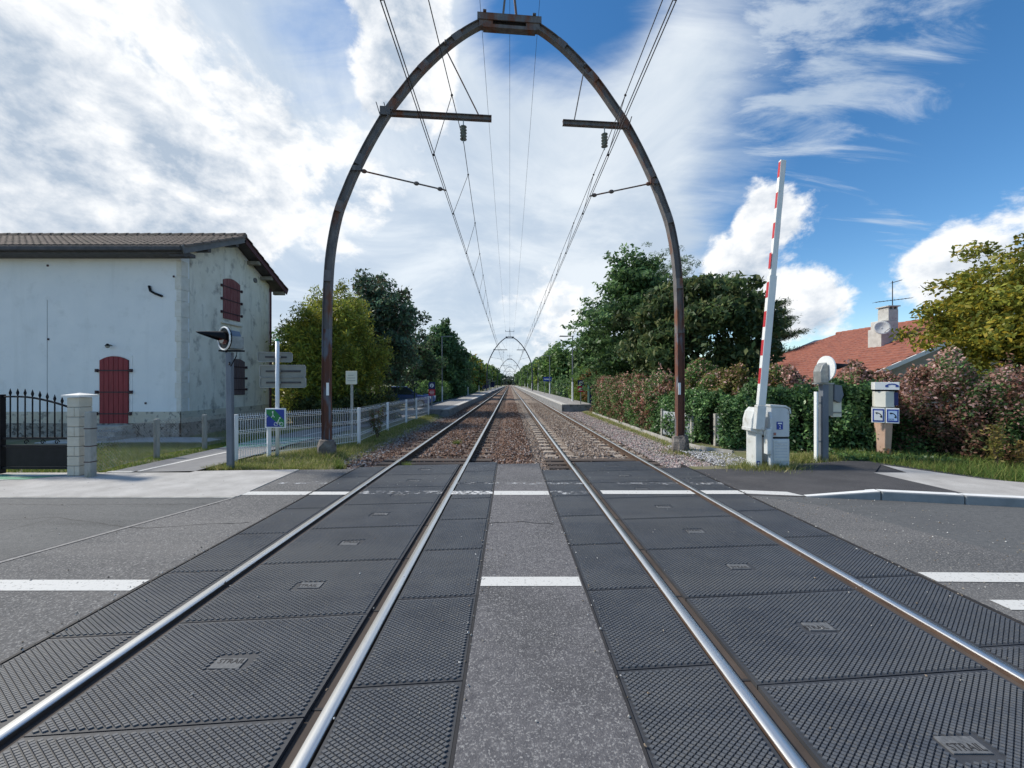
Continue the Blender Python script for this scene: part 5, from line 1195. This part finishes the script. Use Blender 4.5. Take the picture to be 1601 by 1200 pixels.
# right: feathery tree, dense chestnut-like tree, pines, yellow tree
tree('feathery_tree', 'light green layered tree with ragged branches behind the right hedge', (8.0,24.5,-.04), 10.2, (3.5,3.0,4.7), [(.056,.11,.042),(.078,.14,.05),(.10,.165,.06),(.045,.08,.036)], 300, 100, .13, .72, trunk_r=.2, flat=.32, shell=.35, rough=.32, radial=.9, taper=.72, clvar=.35)
tree('chestnut_tree', 'dense round dark green tree overhanging the right hedge', (8.35,17.0,.0), 6.45, (3.0,2.6,2.75), [(.036,.062,.026),(.052,.085,.034),(.072,.108,.042),(.09,.105,.04)], 360, 115, .125, .5, trunk_r=.22, shell=.66, rough=.14, hang=.8, aspect=.42, clvar=.4, crown_c=3.55)
tree('pine_tree', 'tall dark pine rising behind the light green tree', (12.2,30,-.04), 12.2, (2.6,2.4,3.4), DK, 120, 130, .12, .75, trunk_r=.22, flat=.4, aspect=.16, shell=.4, upb=.9)
def pine():
    t = thing('pine_tree', 'small pine with layered flat branches left of the red roof', 'tree', (18.4,27.5,-.04)); tr = MB(); tr.tube([(0,0,-.2),(.1,0,3),(-.1,0,7.3)], [.17,.12,.03], 7); Ps = []
    for k in range(30):
        z = 2.4+4.7*k/30; a = random.uniform(0,6.283); L_ = (2.6-.26*(z-2.4))*random.uniform(.5,1.15); e_ = Vector((math.cos(a)*L_, math.sin(a)*L_, z+.35))
        tr.tube([(0,0,z-.1),(e_.x*.5,e_.y*.5,z+.1),e_], [.045,.03,.01], 5)
        for f_ in np.linspace(.35,1.05,6): Ps.append(np.array((e_.x*f_,e_.y*f_,z+.1+.3*f_)) + RS.normal(0,1,(110,3))*np.array((.26,.26,.11)))
    P = np.concatenate(Ps); V, c = leaves(P, .12, pal_cols([(.042,.07,.035),(.06,.092,.045),(.078,.11,.05)],len(P)), .8, .14)
    me = np_mesh('crown', V, 4, c); me.materials.append(M_leaf); link('crown', me, t); tr.build('trunk', M_bark, t, smooth=True)
pine()
tree('maple_tree', 'yellowing broadleaf tree leaning over the hedge beside the red roof', (13.3,10.2,.0), 5.2, (1.65,1.7,1.9), AUT[:2]+[(.13,.15,.028),(.17,.185,.032),(.20,.195,.032),(.10,.125,.026),(.16,.17,.032)], 235, 125, .062, .36, trunk_r=.13, shell=.35, rough=.38, clvar=.35, crown_c=3.3)
tree('maple_tree', 'green tree standing farther right behind the yellowing tree', (17.4,11.0,.0), 5.9, (2.0,2.0,2.2), MID+[(.12,.12,.03)], 150, 80, .09, .45, trunk_r=.14)

# hedges built as leafy banks along a line
def bank(name, label, line, w, h, pal, n, leaf, tips=None, tipfrac=0.0, cat='hedge', rag=.22, group=None, z0=0.0, mt=None, aspect=.5, hl=None, pal2=None):
    pts = [Vector((*p,0)) for p in line]; seg = [(b-a).length for a, b in zip(pts[:-1], pts[1:])]; tot = sum(seg)
    base = ((pts[0].x+pts[-1].x)/2, (pts[0].y+pts[-1].y)/2, z0); t = thing(name, label, cat, base, group=group)
    S = RS.uniform(0,tot,n); cum = np.cumsum([0]+seg); i = np.clip(np.searchsorted(cum,S)-1,0,len(seg)-1); f_ = (S-cum[i])/np.array(seg)[i]
    A = np.array([(p.x,p.y) for p in pts]); C = A[i]*(1-f_)[:,None]+A[i+1]*f_[:,None]; D = A[i+1]-A[i]; D /= np.linalg.norm(D,axis=1)[:,None]; Nn = np.stack([-D[:,1],D[:,0]],1)
    lump = .5+.30*np.sin(S*2.1+RS.uniform(0,6))*np.sin(S*.83+1.3)+.22*np.sin(S*5.3+RS.uniform(0,6))+.16*np.sin(S*9.7+1.0)
    hh = h*(1+rag*(lump-.5)*1.3)
    if hl is not None: hh = hh*np.interp(S/tot, [0,1], hl)
    th_ = RS.uniform(-.12,1.0,n)*math.pi*.5 ; u = RS.uniform(0,1,n)
    ang = RS.uniform(0,math.pi,n); ex = np.sign(np.cos(ang))*np.abs(np.cos(ang))**.55; ez = np.sin(ang)**.55
    dep = 1-.30*RS.uniform(0,1,n)**2.0
    side = ex*w*.5*dep; zz = np.where(RS.uniform(0,1,n) < .62, RS.uniform(0.02,1,n), ez)*hh
    rim = np.sqrt(np.clip(1-(zz/hh)**4,0,1)); side = np.sign(ex)*w*.5*rim*dep*(np.where(RS.uniform(0,1,n)<.72,1,RS.uniform(0,1,n)))
    bump = .16*np.sin(S*4.3+zz*5.0+.8*np.sin(S*1.7))+.12*np.sin(S*9.3-zz*6.1)+.07*np.sin(S*17.0+zz*13.0); side += np.sign(side)*bump*w*.6
    tope = (rim < .75); zz = zz + tope*RS.uniform(-.05,.16,n)*rag*4*.5
    P = np.stack([C[:,0]+Nn[:,0]*side-base[0], C[:,1]+Nn[:,1]*side-base[1], np.maximum(zz,.02)],1) + RS.normal(0,.045,(n,3))
    c = pal_cols(pal,n,.3)
    if pal2 is not None: m2 = (np.sin(S*3.1+zz*2.3+1.1*np.sin(S*1.3))+np.sin(S*7.7-zz*4.9)*.6+RS.normal(0,.5,n)) > .55; c[m2] = pal_cols(pal2,m2.sum(),.3)
    c = c*(1+.35*np.sin(S*3.3+zz*5.7)[:,None]*RS.uniform(.2,1,(n,1)))
    if tips is not None:
        pr = tipfrac*np.clip((zz/hh-.28)/.5,0.05,1); m_ = RS.uniform(0,1,n) < pr; c[m_] = pal_cols(tips,m_.sum(),.25)
    ow = np.stack([Nn[:,0]*np.sign(side),Nn[:,1]*np.sign(side),np.full(n,.3)],1)*.7
    ns = int(min(tot,30)*7); SP = []; SC_ = []; SO = []
    for q in range(ns):                                # stray shoots above and beside the clipped mass
        i_ = RS.randint(0,n); top_ = RS.uniform() < .7; L_ = RS.uniform(.10,.42)*(.6 if h < 1.5 else 1)
        if P[i_,2] < h*.55: continue
        dv = np.array((RS.normal(0,.35), RS.normal(0,.35), 1.0)) if P[i_,2] > h*.8 else np.array((ow[i_,0]*1.2, ow[i_,1]*1.2, .7))
        k_ = RS.randint(8,20); f2 = RS.uniform(0,1,(k_,1)); SP.append(P[i_]+dv*L_*f2+RS.normal(0,.03,(k_,3))); SC_.append(pal_cols(tips if tips is not None and RS.uniform() < .4 else pal, k_, .25)); SO.append(np.repeat(ow[i_][None],k_,0))
    if SP: P = np.concatenate([P]+SP); c = np.concatenate([c]+SC_); ow = np.concatenate([ow]+SO)
    V, c = leaves(P, leaf, c, .2, aspect, ow)
    me = np_mesh('foliage', V, 4, c); me.materials.append(mt or M_leaf); link('foliage', me, t)
    st = MB(); 
    k = 0.15
    while k < tot:
        ii = int(np.clip(np.searchsorted(cum,k)-1,0,len(seg)-1)); q = pts[ii].lerp(pts[ii+1], (k-cum[ii])/seg[ii]); q = q - Vector((base[0],base[1],0))
        st.tube([(q.x,q.y,-.15),(q.x+random.uniform(-.1,.1),q.y+random.uniform(-.1,.1),h*.45),(q.x+random.uniform(-.2,.2),q.y+random.uniform(-.2,.2),h*.85)], [.022,.015,.006], 4); k += random.uniform(.25,.5)
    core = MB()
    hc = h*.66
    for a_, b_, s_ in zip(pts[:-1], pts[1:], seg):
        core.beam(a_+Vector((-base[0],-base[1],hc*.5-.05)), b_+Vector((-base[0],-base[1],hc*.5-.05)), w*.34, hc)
    core.build('dark_core', mat('hedge_inside',(.012,.016,.009),(.03,.026,.016),9,.95,bump=1,bscale=20,bdist=.1), t)  # solid near-black block along the middle of the hedge, behind the leaves
    st.build('stems', M_bark, t); return t
IVY = [(0.032, 0.073, 0.026), (0.052, 0.105, 0.036), (0.081, 0.149, 0.048), (0.043, 0.084, 0.032), (0.105, 0.179, 0.065)]
PHO = [(0.155, 0.073, 0.054), (0.206, 0.094, 0.066), (0.114, 0.073, 0.046), (0.094, 0.094, 0.041), (0.269, 0.136, 0.094)]
PNK = [(0.436, 0.266, 0.23), (0.508, 0.339, 0.303), (0.363, 0.218, 0.169), (0.29, 0.157, 0.121)]
bank('hedge', 'mixed green hedge with pale pink tips along the right track', [(5.45,22.5),(5.45,17),(5.5,13.0)], 1.25, 1.72, MID+IVY+[(.10,.075,.035)], 52000, .045, PNK, .24, rag=.35, pal2=PHO)
bank('ivy_hedge', 'dense ivy climbing the board fence behind the right gantry leg', [(5.45,13.2),(5.5,11.5),(5.75,10.6)], 1.0, 1.30, IVY, 17000, .044, mt=M_leafgl)
bank('shrub_row', 'olive and yellowish wild bushes behind the ivy left of the barrier', [(6.0,13.3),(6.9,11.6),(7.7,10.9)], 1.5, 1.85, [(.10,.12,.03),(.10,.115,.03),(.13,.125,.032),(.07,.085,.025),(.16,.14,.04),(.14,.095,.045)], 34000, .042, PNK, .16, rag=.4, cat='bushes', pal2=MID)
bank('ivy_hedge', 'ivy mound spreading behind the barrier cabinet', [(5.7,10.3),(6.4,9.75),(7.0,9.45)], .95, 1.38, IVY, 17000, .042, mt=M_leafgl, rag=.3)
bank('ivy_hedge', 'rounded ivy mound behind the grey signal post', [(7.05,9.35),(7.9,9.05),(8.5,8.95)], .9, 1.62, IVY, 17000, .042, mt=M_leafgl)
bank('red_hedge', 'reddish-brown hedge with pale pink tips behind the emergency telephone', [(7.6,10.6),(8.8,9.75),(9.6,9.1)], 1.3, 1.85, PHO+[(.07,.085,.03),(.06,.08,.028)], 36000, .036, PNK, .42, rag=.35, pal2=MID)
bank('red_hedge', 'dark reddish hedge with pink tips along the pale pavement', [(9.35,9.0),(10.0,8.0),(11.2,6.6),(13.5,4.6)], 1.25, 1.82, PHO+[(.05,.06,.025),(.06,.08,.028)], 70000, .034, PNK, .42, rag=.35, pal2=IVY+MID)
bank('hedge', 'low trimmed green hedge along the back of the left platform', [(-7.1,27.5),(-7.0,45),(-7.0,75)], 1.0, 1.7, MID, 14000, .11)
bank('hedge', 'dark green shrubs below the bamboo along the bicycle path', [(-9.0,16.6),(-7.6,14.9),(-6.6,15.2),(-5.6,18.5)], .9, .95, [(.04,.06,.02),(.07,.085,.025),(.10,.10,.03),(.03,.045,.018)], 9000, .06, rag=.5)
bank('hedge', 'trimmed hedge at the back of the right platform', [(6.0,34),(6.1,60),(6.3,110)], .8, 1.9, MID+DK, 9000, .13)
tag(None or bank('far_wood', 'distant green wood closing the view at the end of the line', [(-260,700),(-60,640),(60,640),(260,700)], 40, 13, [(.05,.075,.04),(.06,.085,.05),(.045,.065,.045)], 9000, 1.9, cat='wood'), kind='stuff')

def small_plant(label, base, h, pal, n, leaf, cat='plant', nst=4, name='wild_plant', spread=.25):
    t = thing(name, label, cat, base); st = MB(); Ps = []
    for k in range(nst):
        a = random.uniform(0,6.283); e_ = Vector((math.cos(a)*spread*random.random(), math.sin(a)*spread*random.random(), h*random.uniform(.7,1)))
        st.tube([(0,0,-.05), e_*.5, e_], [.012,.009,.004], 4); f_ = RS.uniform(.2,1,n//nst)[:,None]; Ps.append(np.array(tuple(e_))*f_ + RS.normal(0,.05,(n//nst,3)))
    P = np.concatenate(Ps); V, c = leaves(P, leaf, pal_cols(pal,len(P)), .3, .35)
    me = np_mesh('foliage', V, 4, c); me.materials.append(M_leaf); link('foliage', me, t); st.build('stems', M_bark, t)
small_plant('yellowish tall weed standing before the dark red hedge', (9.2,7.25,.08), .85, [(.20,.17,.05),(.26,.2,.07),(.12,.13,.03)], 420, .035, nst=6, spread=.14)
small_plant('shorter yellow weed beside the tall weed at the hedge foot', (9.55,7.15,.08), .5, [(.24,.17,.05),(.28,.19,.06)], 220, .035, nst=4, spread=.14)
small_plant('reddish wild sapling growing at the white mesh fence', (-4.1,11.9,-.05), 1.05, [(.06,.07,.03),(.10,.05,.03),(.05,.08,.03)], 420, .045, nst=5, spread=.45)
small_plant('small brown-leaved weed at the foot of the telephone post', (tx-.05,ty-.08,.05), .22, [(.12,.06,.03),(.08,.09,.03)], 90, .03, nst=3, spread=.15)

# grass
def blades(name, label, n, fn, hmin, hmax, pal, w=.006):
    P = np.array([fn() for _ in range(n)]); a = RS.uniform(0,6.283,n); h = RS.uniform(hmin,hmax,n); ln = RS.normal(0,.45,(n,2))*h[:,None]
    dx = np.stack([np.cos(a),np.sin(a),np.zeros(n)],1)*w*RS.uniform(.7,1.5,(n,1)); tip = P + np.concatenate([ln, h[:,None]],1)
    V = np.stack([P-dx, P+dx, tip],1).reshape(-1,3)
    me = np_mesh(name, V, 3, pal_cols(pal,n,.3)); me.materials.append(M_grass); tag(link(name, me), label, 'grass', kind='stuff')
GR = [(0.125,0.163,0.037),(0.188,0.2,0.056),(0.25,0.237,0.094),(0.1,0.138,0.031),(0.325,0.288,0.138)]
GR2 = [(0.091,0.143,0.033),(0.13,0.182,0.039),(0.065,0.111,0.026),(0.208,0.208,0.065)]
def in_verge():
    while True:
        y = ydist(7.55,26); xl = -5.75 if y < 9 else (-4.45)
        if y < 8.3: xl = -6.0 + (y-7.4)*.2
        elif y < 10.8: xl = -5.9 + (y-8.3)*.6
        x = random.uniform(xl-.1, -3.55)
        if random.random() < (.35 if x > -3.9 else 1): return (x, y, ground_z(x,y)-.01)
blades('grass', 'dry yellow-green grass on the verge between the fence and the left track', 26000, in_verge, .03, .13, GR)
def near_(c, r, z): 
    def f():
        a, q = random.uniform(0,6.283), abs(random.gauss(0,.5)); return (c[0]+r[0]*q*math.cos(a), c[1]+r[1]*q*math.sin(a), z)
    return f
blades('grass', 'tufted dry grass around the foot of the barrier cabinet', 5200, near_((5.05,7.42),(.75,.42),-.03), .05,.22, GR)
blades('grass', 'tufted grass around the foot of the grey signal post', 3200, near_((6.45,8.15),(.75,.40),.02), .04,.20, GR)
blades('grass', 'grass tuft round the right gantry footing', 2200, near_((4.45,9.75),(.55,.45),-.12), .04,.15, GR)
blades('grass', 'grass tufts round the left gantry footing', 2500, near_((-4.4,9.1),(.6,.4),-.08), .04,.2, GR)
for i, (x,y) in enumerate(((-3.55,8.0),(-2.15,8.05),(-3.75,8.35),(-1.55,11.2))): blades('grass', ('green tuft at the panel edge left of the left track','green tuft inside the left track at the panel end','green tuft in the gravel beside the left track','green weed between the left rails')[i], 260, near_((x,y),(.14,.10),-.13), .05,.18, GR2)
def lawn():
    while True:
        y = random.uniform(7.3,16); x = random.uniform(-11.5,-7.55)
        if x > -8.05 and y < 7.3: continue
        if x < -8.6 and y > 10.9 and y < 12.2: continue
        if x < -10.2 and y > 11: continue
        return (x, y, -.05)
blades('grass', 'short lawn grass between the chain-link fence and the bicycle path', 36000, lawn, .03,.10, GR2)
def strip():
    f_ = random.random(); x = 7.2 + f_*5.3; y0 = np.interp(x,[7.2,7.75,8.6,12.5],[7.6,6.35,5.85,5.0]); y1 = np.interp(x,[7.2,9,9.8,12.5],[8.7,8.4,7.4,5.0]); return (x, random.uniform(y0,max(y1,y0+.2)), .04)
blades('grass', 'green grass strip between the pale pavement and the red hedge', 15000, strip, .05,.24, GR2)
def ivyfoot():
    x = random.uniform(6.9,9.0); return (x, random.uniform(7.75,8.9)-.15*(x-7), random.uniform(.04,.16))
P = np.array([ivyfoot() for _ in range(5000)]); V, c = leaves(P, .035, pal_cols(IVY,5000), .8, .6); me = np_mesh('ground_ivy', V, 4, c); me.materials.append(M_leafgl); tag(link('ground_ivy', me), 'creeping ivy on the ground round the emergency telephone', 'ivy', kind='stuff')
def rverge():
    y = random.uniform(10,23); return (random.uniform(4.35,4.9), y, ground_z(4.6,y)-.005)
blades('grass', 'thin grass along the foot of the hedge right of the tracks', 5000, rverge, .03,.10, GR)

# ------------------------------------------------------------------ car park beyond the fence: dark mesh fence and two cars
df = thing('green_mesh_fence', 'dark green mesh fence before the parked cars beyond the white fence', 'fence', (0,0,0))
dp = [(-8.6,25.4),(-7.4,25.2),(-6.2,25.0)]
for x, y in dp: MB().box(x-.04,x+.04,y-.04,y+.04,-.1,1.45).build('post', M_greenf, df)
for (a, b) in zip(dp[:-1], dp[1:]):
    m = MB(); 
    for k in range(5): m.beam((a[0],a[1],.15+k*.28),(b[0],b[1],.15+k*.28),.02,.02)
    for k in range(22): f_ = k/22; x = a[0]+(b[0]-a[0])*f_; y = a[1]+(b[1]-a[1])*f_; m.box(x-.006,x+.006,y-.006,y+.006,.05,1.4)
    m.build('mesh_panel', M_greenf, df)
rf2 = thing('green_mesh_fence', 'dark green mesh fence behind the right platform lamp', 'fence', (0,0,0))
dp = [(6.1,30.5),(5.9,27.2)]
for (x0,y0),(x1,y1) in [((6.5,34),(6.1,40)),((6.1,40),(6.0,46))]:
    m = MB()
    for k in range(6): m.beam((x0-.3,y0,.3+k*.25),(x1-.3,y1,.3+k*.25),.02,.02)
    for k in range(40): f_ = k/40; m.box(x0-.3+(x1-x0)*f_-.01,x0-.3+(x1-x0)*f_+.01,y0+(y1-y0)*f_-.01,y0+(y1-y0)*f_+.01,.2,1.7)
    m.build('mesh_panel', M_greenf, rf2)
    for (x,y) in ((x0,y0),(x1,y1)): MB().box(x-.34,x-.26,y-.04,y+.04,0,1.8).build('post', M_greenf, rf2)
bn = thing('equipment_cabinet', 'dark blue-green cabinet on the right platform end beside the hedge', 'cabinet', (5.65,25.9,-.04))
MB().box(-.35,.35,-.3,.3,0,1.75).build('body', M_greenf, bn, bevel=.02); MB().box(-.42,.42,-.36,.36,1.752,1.82).build('roof', M_signback, bn); MB().box(-.30,.30,-.315,-.301,.1,1.65).build('door', M_blue2, bn)
def car(label, loc, rz, colr):
    t = thing('parked_car', label, 'car', loc, rz); mt = mat('car_paint_%s' % colr[0], colr[1], None, rough=.25, spec=.6)
    body = [(-2.0,.30),(2.0,.30),(2.05,.55),(1.95,.80),(1.05,.93),(-1.7,.98),(-2.05,.85),(-2.08,.5)]
    MB().prism_y(body, -.84, .84).build('body', mt, t, bevel=.06)
    cab = MB(); lo = [(-1.75,-.78),(1.05,-.78),(1.05,.78),(-1.75,.78)]; hi = [(-1.35,-.62),(.35,-.62),(.35,.62),(-1.35,.62)]
    cab.add([(x,y,.96) for x,y in lo]+[(x,y,1.46) for x,y in hi], [(0,1,5,4),(1,2,6,5),(2,3,7,6),(3,0,4,7)]); cab.build('windows', mat('car_glass',(.02,.025,.03),None,rough=.08,spec=.8), t)
    rfm = MB().prism([(-1.38,-.64),(.38,-.64),(.38,.64),(-1.38,.64)],1.455,1.50); rfm.build('roof', mt, t, bevel=.02)
    for s in (-1,1):
        MB().beam((1.05,s*.78,.95),(.36,s*.63,1.47),.05,.06).beam((-1.75,s*.78,.97),(-1.36,s*.63,1.47),.07,.07).beam((-.3,s*.80,.95),(-.3,s*.64,1.46),.06,.04).build('pillars', mt, t)
        for x in (-1.3,1.3):
            w_ = MB().cyl((x,s*.70,.31),(x,s*.87,.31),.31,.31,18).build('wheel', M_black, t); MB().cyl((x,s*.871,.31),(x,s*.88,.31),.19,.19,14).build('rim', M_greymetal, w_)
        MB().box(1.93,2.04,s*.55-.18,s*.55+.18,.62,.75).build('headlight', M_signw, t); MB().box(-2.09,-2.0,s*.62-.14,s*.62+.14,.66,.84).build('tail_light', M_signred, t)
        MB().box(.72,.86,s*.92-.08,s*.92+.08,.95,1.07).build('mirror', mt, t)
car('blue parked car behind the dark green mesh fence, nearer the fence', (-7.75,27.6,-.04), R(12), ('blue',(.03,.07,.25)))
car('lighter blue parked car behind the dark green mesh fence, parked beyond the darker one', (-8.0,30.6,-.04), R(8), ('pale',(.12,.20,.42)))
